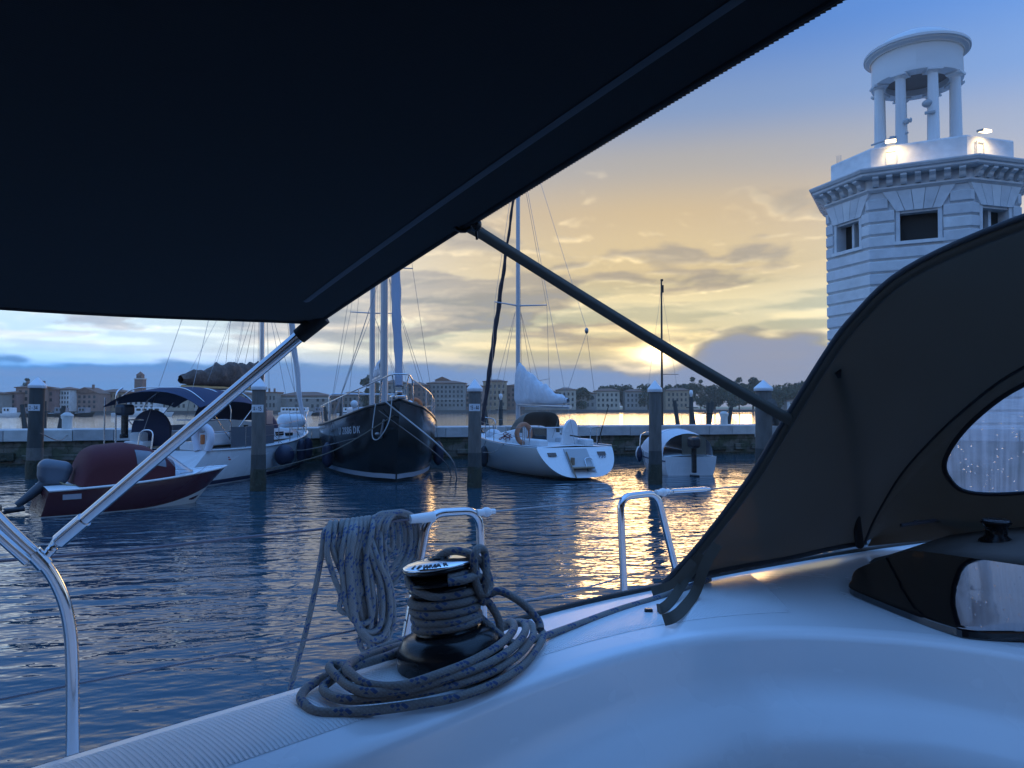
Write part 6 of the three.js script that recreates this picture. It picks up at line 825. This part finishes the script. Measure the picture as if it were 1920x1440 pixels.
{ // ---- small covered motorboat with outboard
  const stern = at(1296, 872, 23.6).setY(0), bow = at(1212, 850, 27.6).setY(0), L = stern.distanceTo(bow);
  const b = boatAt('covered_motorboat', 'small white motorboat with white cover and dark outboard at right', 'motorboat', stern, bow);
  const h = hull({ L, sheer: (t) => 0.58 + 0.22 * t * t, half: (t) => 0.86 * Math.pow(Math.sin(Math.PI * (0.38 + 0.62 * t)), 0.6) * (t > 0.97 ? Math.sqrt((1.0005 - t) / 0.03) : 1), full: 0.3, bowV: 0.95, rakeBow: 0.5, rakeStern: 0.05, keel: 0.25, nt: 28 });
  part(b, 'hull', h.skin, mHullWhite); part(b, 'transom', h.transom, mHullWhite); part(b, 'deck', h.deck, mDeckWhite);
  part(b, 'stripe', h.band(0.42, 0.46), mNavy);
  const cov = []; for (let i = 0; i <= 14; i++) { const t = i / 14, row = [], x = lerp(0.25, L * 0.82, t), hh = 0.80 * Math.pow(Math.sin(Math.PI * Math.min(1, 0.30 + 0.68 * t)), 0.7), w = h.at3(x / L, 0, 1).z; for (let k = 0; k <= 12; k++) { const a = Math.PI * k / 12; row.push(V(x, h.at3(x / L, 0, 1).y + hh * Math.pow(Math.sin(a), 0.75), w * 0.97 * Math.cos(a))); } cov.push(row); }
  part(b, 'canvas_cover', sheet(cov), mSailWhite); part(b, 'cover_hoop', sweep(cov[4].map((p) => p.clone().multiplyScalar(1.002)), 0.015, 6), mSteel);
  part(b, 'cover_window', (() => { const r = cov.slice(0, 2).map((row, i) => row.slice(3, 8).map((p) => p.clone().add(V(-0.02 - i * 0.0, 0.01, 0)))); return sheet([r[0], r[0].map((p) => V(p.x - 0.02, 0.62, p.z))]); })(), M([0.12, 0.105, 0.08], 0.5));
  const ob = part(b, 'outboard_engine', rbox(-0.22, 1.02, 0.0, 0.46, 0.34, 0.30, 0.10, 3), M([0.025, 0.025, 0.03], 0.35)); part(ob, 'engine_leg', [rbox(-0.22, 0.5, 0, 0.16, 0.8, 0.12, 0.03), rbox(-0.26, 0.02, 0, 0.32, 0.05, 0.2, 0.02)], mBlackMetal);
  pulpit(b, 'bow_rail', [[L * 0.75, 0.7, 0.6], [L * 0.76, 1.15, 0.55], [L, 1.2, 0], [L * 0.76, 1.15, -0.55], [L * 0.75, 0.7, -0.6]]);
  for (const k of [0, 1, 2]) { const p = h.onSide(0.62 + k * 0.12, 0.5, -1, 0.12); fender(b, p, 0.10, 0.5, k === 1 ? mHullWhite : mNavyFender, h.at3(0.62 + k * 0.12, 0, -1)); }
}

{ // ---- red runabout with red canvas hood, side on
  const stern = onY(78, 962, 0), bow = onY(424, 936, 0), L = stern.distanceTo(bow);
  const b = boatAt('red_runabout', 'dark red motorboat with red canvas hood and grey outboard in front at left', 'motorboat', stern, bow);
  const h = hull({ L, sheer: (t) => 0.50 + 0.20 * t * t + 0.06 * t, half: (t) => 0.85 * Math.pow(Math.sin(Math.PI * (0.40 + 0.60 * t)), 0.6) * (t > 0.96 ? Math.sqrt((1.0005 - t) / 0.04) : 1), full: 0.22, bowV: 1.15, vee: 2.2, rakeBow: 0.75, rakeStern: -0.12, keel: 0.22, nt: 48 });
  part(b, 'hull', h.skin, PM([0.055, 0.008, 0.014], 0.25, { clearcoat: 0.6, clearcoatRoughness: 0.1 })); part(b, 'transom', h.transom, PM([0.055, 0.008, 0.014], 0.25)); part(b, 'deck', h.deck, mDeckWhite);
  part(b, 'white_bottom', h.band(-0.02, (t) => 0.0 + 0.40 * Math.pow(Math.max(0, t - 0.45) / 0.55, 1.6) + 0.015, 0, 0.985, 0.006), M([0.55, 0.56, 0.55], 0.4)).userData.label = 'white painted bottom showing towards the bow';
  for (const s of [1, -1]) part(b, 'white_gunwale', sweep(h.sheerLine(s, 0.005, 0.0), 0.024, 8), mHullWhite);
  const hood = []; for (let i = 0; i <= 18; i++) { const t = i / 18, row = [], x = lerp(0.62, 2.35, t); const KP = [[0, 0.02], [0.03, 0.34], [0.10, 0.64], [0.2, 0.76], [0.5, 0.78], [0.72, 0.68], [0.9, 0.46], [1, 0.34]]; let ki = 0; while (ki < KP.length - 2 && t > KP[ki + 1][0]) ki++; const top = lerp(KP[ki][1], KP[ki + 1][1], (t - KP[ki][0]) / (KP[ki + 1][0] - KP[ki][0])); const w = h.at3(x / L, 0, 1).z * 0.92, y0 = h.at3(x / L, 0, 1).y + 0.02; for (let k = 0; k <= 16; k++) { const a = Math.PI * k / 16; row.push(V(x - 0.12 * Math.sin(a) * (1 - t), y0 + top * Math.pow(Math.sin(a), 0.5), w * Math.sign(Math.cos(a)) * Math.pow(Math.abs(Math.cos(a)), 0.7))); } hood.push(row); }
  const hd = part(b, 'red_hood', sheet(hood), mRedCanvas);
  for (const s of [1, -1]) part(hd, 'side_window', (() => { const k0 = s > 0 ? 1 : 12, r = []; for (let k = 0; k <= 3; k++) r.push(hood.slice(10, 17).map((row) => row[k0 + k].clone().add(V(0, 0.004, s * 0.010)))); return sheet(r, s > 0); })(), PM([0.16, 0.17, 0.2], 0.15, { clearcoat: 0.5 }));
  // windscreen ahead of the hood
  const ws = []; for (let i = 0; i <= 10; i++) { const a = lerp(-1, 1, i / 10); ws.push([V(2.30 - 0.2 * a * a, 1.12, a * 0.52), V(2.85 - 0.42 * a * a, 0.70, a * 0.68)]); }
  const wsT = ws[0].map((_, k) => ws.map((r) => r[k])); part(b, 'windscreen', sheet(wsT), PM([0.8, 0.85, 0.9], 0.06, { transmission: 0.85, thickness: 0 })); part(b, 'windscreen_frame', [sweep(wsT[0], 0.014, 6), sweep(wsT[1], 0.014, 6)], mAlu).userData.kind = 'stuff';
  part(b, 'foredeck_hatch', rbox(3.1, 0.66, 0, 0.45, 0.05, 0.45, 0.02), mHullWhite);
  pulpit(b, 'deck_rail', [[2.75, 0.66, 0.55], [2.9, 0.72, 0.5], [L - 0.5, 0.82, 0.22], [L - 0.3, 0.78, 0.05]], 0.012);
  part(b, 'registration_plate', (() => { const p = h.onSide(0.11, 0.37, 1, 0.012); const g = new THREE.BoxGeometry(0.32, 0.10, 0.008); g.translate(p.x, p.y, p.z); return g; })(), M([0.30, 0.31, 0.36], 0.5));
  const ob = part(b, 'outboard_engine', (() => { const g = new RoundedBoxGeometry(0.62, 0.52, 0.40, 6, 0.17); const p = g.attributes.position; for (let i = 0; i < p.count; i++) { const k = 1 - 0.28 * Math.max(0, -p.getY(i) / 0.26); p.setX(i, p.getX(i) * k); p.setZ(i, p.getZ(i) * k); } g.computeVertexNormals(); g.rotateZ(-0.20); return g.translate(0.20, 0.78, 0); })(), M([0.10, 0.12, 0.15], 0.4));
  part(ob, 'engine_leg', [bar(V(0.10, 0.62, 0), V(-0.42, 0.18, 0), 0.12, 0.07, 10), rbox(-0.46, 0.12, 0, 0.34, 0.06, 0.22, 0.02).rotateZ(0.0), bar(V(-0.30, 0.14, 0), V(-0.66, 0.05, 0), 0.075, 0.03, 10)], M([0.045, 0.055, 0.07], 0.45));
  part(ob, 'propeller', [0, 1, 2].map((k) => { const g = ball(0, 0.09, 0, 0.08, 0.25, 1.2, 0.8, 10); g.rotateX(k * 2.094); return g.translate(-0.68, 0.05, 0); }), mBlackMetal);
  part(b, 'fuel_hose', sweep(spline([V(0.25, 0.62, 0.1), V(0.4, 0.55, 0.3), V(0.6, 0.56, 0.45), V(0.9, 0.56, 0.4)], 20), 0.014, 6), M([0.35, 0.28, 0.16], 0.7));
}
// ---------------------------------------------------------------- far shore: quay, houses, trees, moored craft
const FAR = 300;
const shoreD = (px) => px < 600 ? lerp(205, 255, px / 600) : lerp(255, 320, Math.min(1, (px - 600) / 500));
{
  const pts = [-250, -120, 0, 200, 400, 600, 800, 1000, 1200, 1500, 1900, 2150].map((px) => at(px, 763, shoreD(Math.max(0, px))).setY(0));
  const a = pts.map((p) => V(p.x, -0.5, p.z)), t = pts.map((p) => V(p.x, 0.9, p.z)), bk = pts.map((p) => V(p.x * 1.5, 1.0, p.z * 1.5));
  solo('far_shore_ground', [sheet([t, a], false), sheet([bk, t], false)], M([0.10, 0.095, 0.09], 0.9), 'low built-up shore across the lagoon', 'ground', null, 'structure');
}
const wallCols = { pink: [0.30, 0.19, 0.155], ochre: [0.33, 0.25, 0.17], white: [0.60, 0.60, 0.60], brick: [0.21, 0.135, 0.11], grey: [0.27, 0.255, 0.235], cream: [0.42, 0.38, 0.31], rose: [0.27, 0.16, 0.145] };
const wallMats = {}; for (const k in wallCols) wallMats[k] = M(0xffffff, 0.9, { map: rep(tintTex(wallCols[k], 0.22, 5, 128), 0.12) });
const mRoofTile = M(0xffffff, 0.85, { map: rep(tintTex([0.20, 0.105, 0.07], 0.35, 10, 128), 0.25) }), mShutter = M([0.035, 0.045, 0.05], 0.6), mPaneFar = PM([0.02, 0.025, 0.035], 0.1), mTrimFar = M([0.5, 0.48, 0.45], 0.8);
const winGeo = new THREE.BoxGeometry(1, 1, 1);
function house(o) {
  const d = (o.d || 0) + shoreD((o.x0 + o.x1) / 2) + 4, a = at(o.x0, 763, d), b = at(o.x1, 763, d), w = b.x - a.x, sc = d / FOCAL, Hh = at(o.x0, o.y, d).y - 0.9, dep = o.dep || Math.max(7, w * 0.7);
  const t = thing(o.name || 'house', o.label, o.cat || 'building', V((a.x + b.x) / 2, 0.9, a.z), 0, 'buildings on the far shore');
  part(t, 'wall', uvMetres(box(0, Hh / 2, -dep / 2, w, Hh, dep)), wallMats[o.c]);
  const ov = 0.4, rh = (o.roof ?? 5) * sc;
  const rf = (() => { if (o.shape === 'flat') return uvMetres(box(0, Hh + 0.2, -dep / 2, w + 0.5, 0.4, dep + 0.5)); if (o.shape === 'gable') { const s = new THREE.Shape([new THREE.Vector2(-w / 2 - ov, Hh - 0.1), new THREE.Vector2(w / 2 + ov, Hh - 0.1), new THREE.Vector2(0, Hh + rh)]); const g = new THREE.ExtrudeGeometry(s, { depth: dep + 0.6, bevelEnabled: false }); g.translate(0, 0, -dep - 0.3); return uvMetres(g); } const q = [V(-w / 2 - ov, Hh, 0.4), V(w / 2 + ov, Hh, 0.4), V(w / 2 + ov, Hh, -dep - 0.4), V(-w / 2 - ov, Hh, -dep - 0.4)], r1 = V(-w / 2 + Math.min(w, dep) * 0.42, Hh + rh, -dep / 2), r2 = V(w / 2 - Math.min(w, dep) * 0.42, Hh + rh, -dep / 2), pos = []; const tri = (A, Bq, C) => pos.push(A.x, A.y, A.z, Bq.x, Bq.y, Bq.z, C.x, C.y, C.z); tri(q[0], q[1], r2); tri(q[0], r2, r1); tri(q[1], q[2], r2); tri(q[2], q[3], r1); tri(q[2], r1, r2); tri(q[3], q[0], r1); const g = new THREE.BufferGeometry(); g.setAttribute('position', new THREE.Float32BufferAttribute(pos, 3)); g.computeVertexNormals(); return merge([uvMetres(g), uvMetres(box(0, Hh - 0.05, -dep / 2, w + 0.7, 0.25, dep + 0.7))]); })();
  const roof = part(t, 'roof', rf, mRoofTile);
  if (o.chim) for (const f of o.chim) { const c = part(roof, 'chimney', box(f * w / 2, Hh + rh * 0.7 + 0.4, -dep * 0.35, 0.55, 1.9, 0.55), wallMats.brick); }
  const [nr, nc] = o.win || [0, 0], y0 = Hh * (o.wy0 ?? 0.10), y1 = Hh * (o.wy1 ?? 0.93), cw = w / (nc + 0.6), rhh = (y1 - y0) / Math.max(1, nr);
  for (let r = 0; r < nr; r++) for (let c = 0; c < nc; c++) { if (rnd() < (o.skip ?? 0.04)) continue; const ww = Math.min(cw * 0.45, 1.3), wh = Math.min(rhh * 0.55, 2.0), x = (c - (nc - 1) / 2) * cw, y = y0 + (r + 0.5) * rhh; const m = shade(new THREE.Mesh(winGeo, rnd() < 0.5 ? mPaneFar : mShutter)); m.name = 'window'; m.scale.set(ww, wh, 0.14); m.position.set(x, y, 0.01); t.add(m); if (o.trim) { const s = shade(new THREE.Mesh(winGeo, mTrimFar)); s.name = 'sill'; s.scale.set(1.25, 0.09, 2.2); s.position.set(0, -0.56, 0); m.add(s); } }
  if (o.band) part(t, 'string_course', box(0, Hh * o.band, 0.06, w, 0.22, 0.14), mTrimFar);
  return t;
}
const houses = [
  { x0: -70, x1: 4, y: 738, c: 'grey', roof: 4, win: [3, 4], label: 'grey house at the left edge of the far shore' },
  { x0: 3, x1: 31, y: 736, c: 'rose', roof: 3, win: [3, 3], label: 'low rose house next to the terraced pink house' },
  { x0: 29, x1: 79, y: 726, c: 'pink', roof: 5, win: [3, 4], chim: [-0.5, 0.7], label: 'tall pink house with roof terrace behind the left mooring post' },
  { x0: 77, x1: 103, y: 730, c: 'rose', roof: 4, win: [3, 2], label: 'windowless looking rose house left of the white house' },
  { x0: 102, x1: 131, y: 730, c: 'white', roof: 5, win: [4, 5], skip: 0, trim: true, label: 'white four storey house with rows of dark windows' },
  { x0: 132, x1: 184, y: 737, c: 'pink', roof: 11, shape: 'gable', win: [3, 5], chim: [0.3], label: 'pink gabled house right of the white house' },
  { x0: 182, x1: 232, y: 735, c: 'ochre', roof: 6, win: [3, 5], d: 3, label: 'ochre house left of the brick bell tower' },
  { x0: 228, x1: 292, y: 742, c: 'white', roof: 5, win: [3, 6], trim: true, label: 'pale house below the brick bell tower' },
  { x0: 290, x1: 352, y: 740, c: 'cream', roof: 6, win: [2, 6], label: 'cream house behind the navy bimini' },
  { x0: 350, x1: 402, y: 733, c: 'white', roof: 6, win: [3, 6], chim: [-0.2, 0.6], trim: true, label: 'pale house with dark roof under the stowed boom' },
  { x0: 400, x1: 470, y: 738, c: 'grey', roof: 5, win: [3, 6], label: 'grey house behind the white yacht mast' },
  { x0: 494, x1: 519, y: 737, c: 'grey', roof: 2, shape: 'flat', win: [2, 3], chim: [-0.5, 0.3], label: 'flat roofed block with two chimneys right of the weathered post' },
  { x0: 517, x1: 614, y: 742, c: 'grey', roof: 8, win: [2, 9], skip: 0.25, band: 0.82, name: 'warehouse', label: 'long grey naval warehouse with low gabled roof' },
  { x0: 612, x1: 636, y: 743, c: 'brick', roof: 6, win: [2, 3], label: 'brown house left of the two lower houses by the tree' },
  { x0: 634, x1: 688, y: 741, c: 'grey', roof: 7, win: [2, 6], label: 'grey house with roof ridge left of the round tree' },
  { x0: 716, x1: 762, y: 718, c: 'grey', roof: 6, win: [4, 5], label: 'tall grey house behind the ketch masts' },
  { x0: 760, x1: 802, y: 722, c: 'brick', roof: 6, win: [4, 4], label: 'brown house left of the five storey palace' },
  { x0: 800, x1: 872, y: 718, c: 'grey', roof: 5, win: [5, 9], skip: 0, band: 0.4, name: 'palace', label: 'five storey palace front with a grid of windows' },
  { x0: 816, x1: 842, y: 712, c: 'brick', roof: 6, shape: 'gable', d: 12, win: [0, 0], label: 'gabled rooftop rising behind the palace' },
  { x0: 870, x1: 908, y: 724, c: 'pink', roof: 4, win: [4, 4], label: 'pink house between the palace and the dark furled headsail' },
  { x0: 906, x1: 950, y: 715, c: 'ochre', roof: 4, win: [4, 5], trim: true, label: 'ochre palace behind the racing yacht mast' },
  { x0: 948, x1: 984, y: 723, c: 'brick', roof: 3, win: [4, 4], label: 'brown house right of the ochre palace' },
  { x0: 982, x1: 1046, y: 735, c: 'grey', roof: 5, win: [3, 7], label: 'grey row house under the building crane' },
  { x0: 1044, x1: 1080, y: 731, c: 'cream', roof: 5, win: [3, 4], label: 'cream house right of the white sail cover' },
  { x0: 1078, x1: 1118, y: 737, c: 'grey', roof: 3, win: [2, 4], label: 'low grey house left of the lagoon trees' },
  { x0: 1116, x1: 1162, y: 733, c: 'cream', roof: 5, win: [3, 5], label: 'cream house before the first lagoon trees' },
  { x0: 1172, x1: 1214, y: 734, c: 'grey', roof: 5, win: [3, 5], label: 'grey house just left of the post before the sun' },
  { x0: 1248, x1: 1300, y: 732, c: 'ochre', roof: 5, win: [3, 6], label: 'ochre house just right of the signal mast' },
  { x0: 1476, x1: 1530, y: 752, c: 'white', roof: 3, win: [2, 5], label: 'low white house among trees by the sprayhood edge' },
];
houses.forEach(house);
{ // brick bell tower
  const d = shoreD(262) + 30, c = at(262.5, 763, d), s = d / FOCAL, t = thing('bell_tower', 'square brick bell tower above the rooftops', 'bell tower', V(c.x, 0.9, c.z), 0); const y1 = at(262, 711, d).y - 0.9, y2 = at(262, 702, d).y - 0.9, y3 = at(262, 697, d).y - 0.9;
  part(t, 'shaft', uvMetres(box(0, y1 / 2, 0, 15 * s, y1, 15 * s)), wallMats.brick); part(t, 'cornice', box(0, y1 + 0.1, 0, 17 * s, 0.35, 17 * s), mTrimFar); part(t, 'belfry', uvMetres(box(0, (y1 + y2) / 2, 0, 10.5 * s, y2 - y1, 10.5 * s)), wallMats.brick); part(t, 'roof', (() => { const g = new THREE.ConeGeometry(8 * s, y3 - y2 + 0.3, 4); g.rotateY(Math.PI / 4); return g.translate(0, (y2 + y3) / 2, 0); })(), mRoofTile); for (const f of [-1, 1]) part(t, 'bell_opening', box(f * 2.2 * s, (y1 + y2) / 2, 5.2 * s, 2 * s, 4.5 * s, 0.3), mShutter);
}
{ // building crane
  const d = 330, c = at(991, 763, d), t = thing('tower_crane', 'thin building crane above the far roofs', 'crane', V(c.x, 0.9, c.z)); const y = at(991, 717, d).y - 0.9, s = d / FOCAL; part(t, 'mast', bar(V(0, 0, 0), V(0, y + 1, 0), 0.16, 0.14, 6), mBlackMetal); part(t, 'jib', bar(V(-1.5, y - 0.4, 0), V(40 * s, y + 1.6, 0), 0.13, 0.09, 6), mBlackMetal); part(t, 'counterweight', box(-1.4, y - 0.9, 0, 0.9, 0.9, 0.7), mBlackMetal);
}
// trees: trunk, limbs and a crown of many small leaf faces in uneven clumps
const mBark = M([0.06, 0.05, 0.04], 0.9), mLeaf = [[0.034, 0.052, 0.020], [0.042, 0.058, 0.024], [0.030, 0.044, 0.022]].map((c) => PM(c, 0.9, { transmission: 0.25, thickness: 0 }));
function tree(px, yTop, wpx, d, label, k = 0, yBase = 772) {
  const s = d / FOCAL, base = at(px, 763, d), H = at(px, yTop, d).y - 0.9, W = wpx * s / 2, t = thing('tree', label, 'tree', V(base.x, 0.9, base.z), 0, 'trees on the far shore');
  part(t, 'trunk', [bar(V(0, 0, 0), V(0.1, H * 0.55, 0), W * 0.09, W * 0.05, 8), bar(V(0, H * 0.3, 0), V(W * 0.45, H * 0.65, 0.2), W * 0.045, W * 0.02, 6), bar(V(0, H * 0.35, 0), V(-W * 0.4, H * 0.68, -0.2), W * 0.045, W * 0.02, 6)], mBark);
  const pos = [], nor = [], lobes = []; const nl = 16; for (let i = 0; i < nl; i++) { const a = rnd() * 6.28, r = Math.sqrt(rnd()) * W * 0.66; lobes.push([Math.cos(a) * r, H * lerp(0.20, 0.80, rnd()), Math.sin(a) * r, Math.max(W * rr(0.28, 0.5), H * 0.13)]); } lobes.push([0, H - W * 0.42, 0, W * 0.42]);
  for (const [lx, ly, lz, lr] of lobes) for (let i = 0; i < 170; i++) { let x, y, z, q; do { x = rr(-1, 1); y = rr(-1, 1); z = rr(-1, 1); q = x * x + y * y + z * z; } while (q > 1 || q < 0.12); const cx = lx + x * lr, cy = Math.min(H, ly + y * lr * 0.85), cz = lz + z * lr, sz = rr(0.25, 0.5) * Math.min(1.2, W * 0.25); const u = V(rr(-1, 1), rr(-1, 1), rr(-1, 1)).normalize(), v = V(rr(-1, 1), rr(-1, 1), rr(-1, 1)).cross(u).normalize(); const n = u.clone().cross(v); for (const [a, b] of [[-1, -0.6], [1, -0.5], [0.1, 1.1]]) { pos.push(cx + (u.x * a + v.x * b) * sz, cy + (u.y * a + v.y * b) * sz, cz + (u.z * a + v.z * b) * sz); nor.push(n.x, n.y, n.z); } }
  const g = new THREE.BufferGeometry(); g.setAttribute('position', new THREE.Float32BufferAttribute(pos, 3)); g.setAttribute('normal', new THREE.Float32BufferAttribute(nor, 3)); part(t, 'crown', g, mLeaf[k % 3]);
}
tree(694, 701, 40, 262, 'round dark tree left of the ketch masts', 0);
tree(708, 716, 26, 266, 'smaller tree tucked behind the ketch masts', 1);
tree(50, 708, 20, 225, 'roof high tree behind the left mooring post', 2);
const treeList = [[1092, 727, 30, 'low tree above the grey house right of the sail cover'], [1140, 723, 34, 'rounded tree behind the cream lagoon house'], [1178, 721, 36, 'broad tree left of the post before the sun'], [1216, 720, 34, 'tree rising behind the post before the sun'], [1254, 722, 30, 'tree just right of the signal mast foot'], [1282, 720, 28, 'tree left of the twin pointed trees'], [1299, 708, 17, 'left of the twin pointed trees under the strap'], [1314, 713, 13, 'right of the twin pointed trees under the strap'], [1340, 722, 34, 'low tree right of the twin pointed trees'], [1370, 720, 30, 'tree above the pale stone bollard'], [1386, 708, 20, 'slim tree behind the strap end'], [1412, 708, 28, 'rounded tree left of the stout mooring post'], [1452, 722, 32, 'low tree right of the stout mooring post'], [1478, 718, 34, 'tree left in the wood by the sprayhood edge'], [1506, 714, 36, 'tallest tree in the wood by the sprayhood edge'], [1540, 714, 40, 'tree hidden partly by the sprayhood edge']];
treeList.forEach(([px, y, w, lab], i) => tree(px, y - 2, w * 1.5, 326 + (i % 3) * 6, lab, i));
// moored craft along the far quay
function farBoat(px, w, d, kind, label) { const c = at(px, 763, d), s = d / FOCAL, L = w * s, t = thing('far_boat', label, 'boat', V(c.x, 0, c.z), rr(-0.15, 0.15), 'boats along the far quay'); const h = hull({ L, sheer: (q) => 0.7 + 0.3 * q * q, half: (q) => 1.2 * Math.pow(Math.sin(Math.PI * (0.35 + 0.65 * q)), 0.6) * (q > 0.96 ? Math.sqrt((1.001 - q) / 0.04) : 1), nt: 14, nv: 6 }); part(t, 'hull', h.skin.translate(-L / 2, 0, 0), kind ? mHullWhite : M([0.02, 0.025, 0.03], 0.5)); part(t, 'deck', h.deck.translate(-L / 2, 0, 0), mDeckWhite); const cb = part(t, 'cabin', rbox(-L * 0.05, 1.35, 0, L * (kind === 2 ? 0.78 : 0.4), 1.2, 1.8, 0.12), kind ? mHullWhite : M([0.2, 0.2, 0.22], 0.6)); const n = kind === 2 ? 7 : 2; for (let k = 0; k < n; k++) part(cb, 'cabin_window', box(-L * 0.05 + (k - (n - 1) / 2) * L * (kind === 2 ? 0.10 : 0.15), 1.5, 0.92, L * 0.07, 0.5, 0.06), mGlassDark); }
[[20, 44, 160, 1, 'white launch moored at the far left below the rose house'], [60, 36, 164, 0, 'dark boat moored behind the left mooring post'], [118, 50, 166, 0, 'dark barge moored below the white house'], [160, 40, 168, 0, 'dark boat moored below the pink gabled house'], [270, 120, 172, 2, 'long white water bus moored under the navy bimini'], [450, 50, 182, 1, 'white launch moored behind the sprayhood of the white yacht'], [556, 64, 190, 2, 'white water bus moored before the naval warehouse'], [600, 34, 192, 0, 'dark boat moored right of the water bus'], [655, 44, 196, 1, 'white launch moored left of the black ketch'], [1500, 40, 230, 1, 'white boat moored by the sprayhood edge']].forEach((a) => farBoat(...a));
// thin lagoon haze, also standing in for sun glare over the far shore
scene.fog = new THREE.FogExp2(new THREE.Color().setRGB(0.92, 0.85, 0.72), 0.0004);
renderer.render(scene, camera);
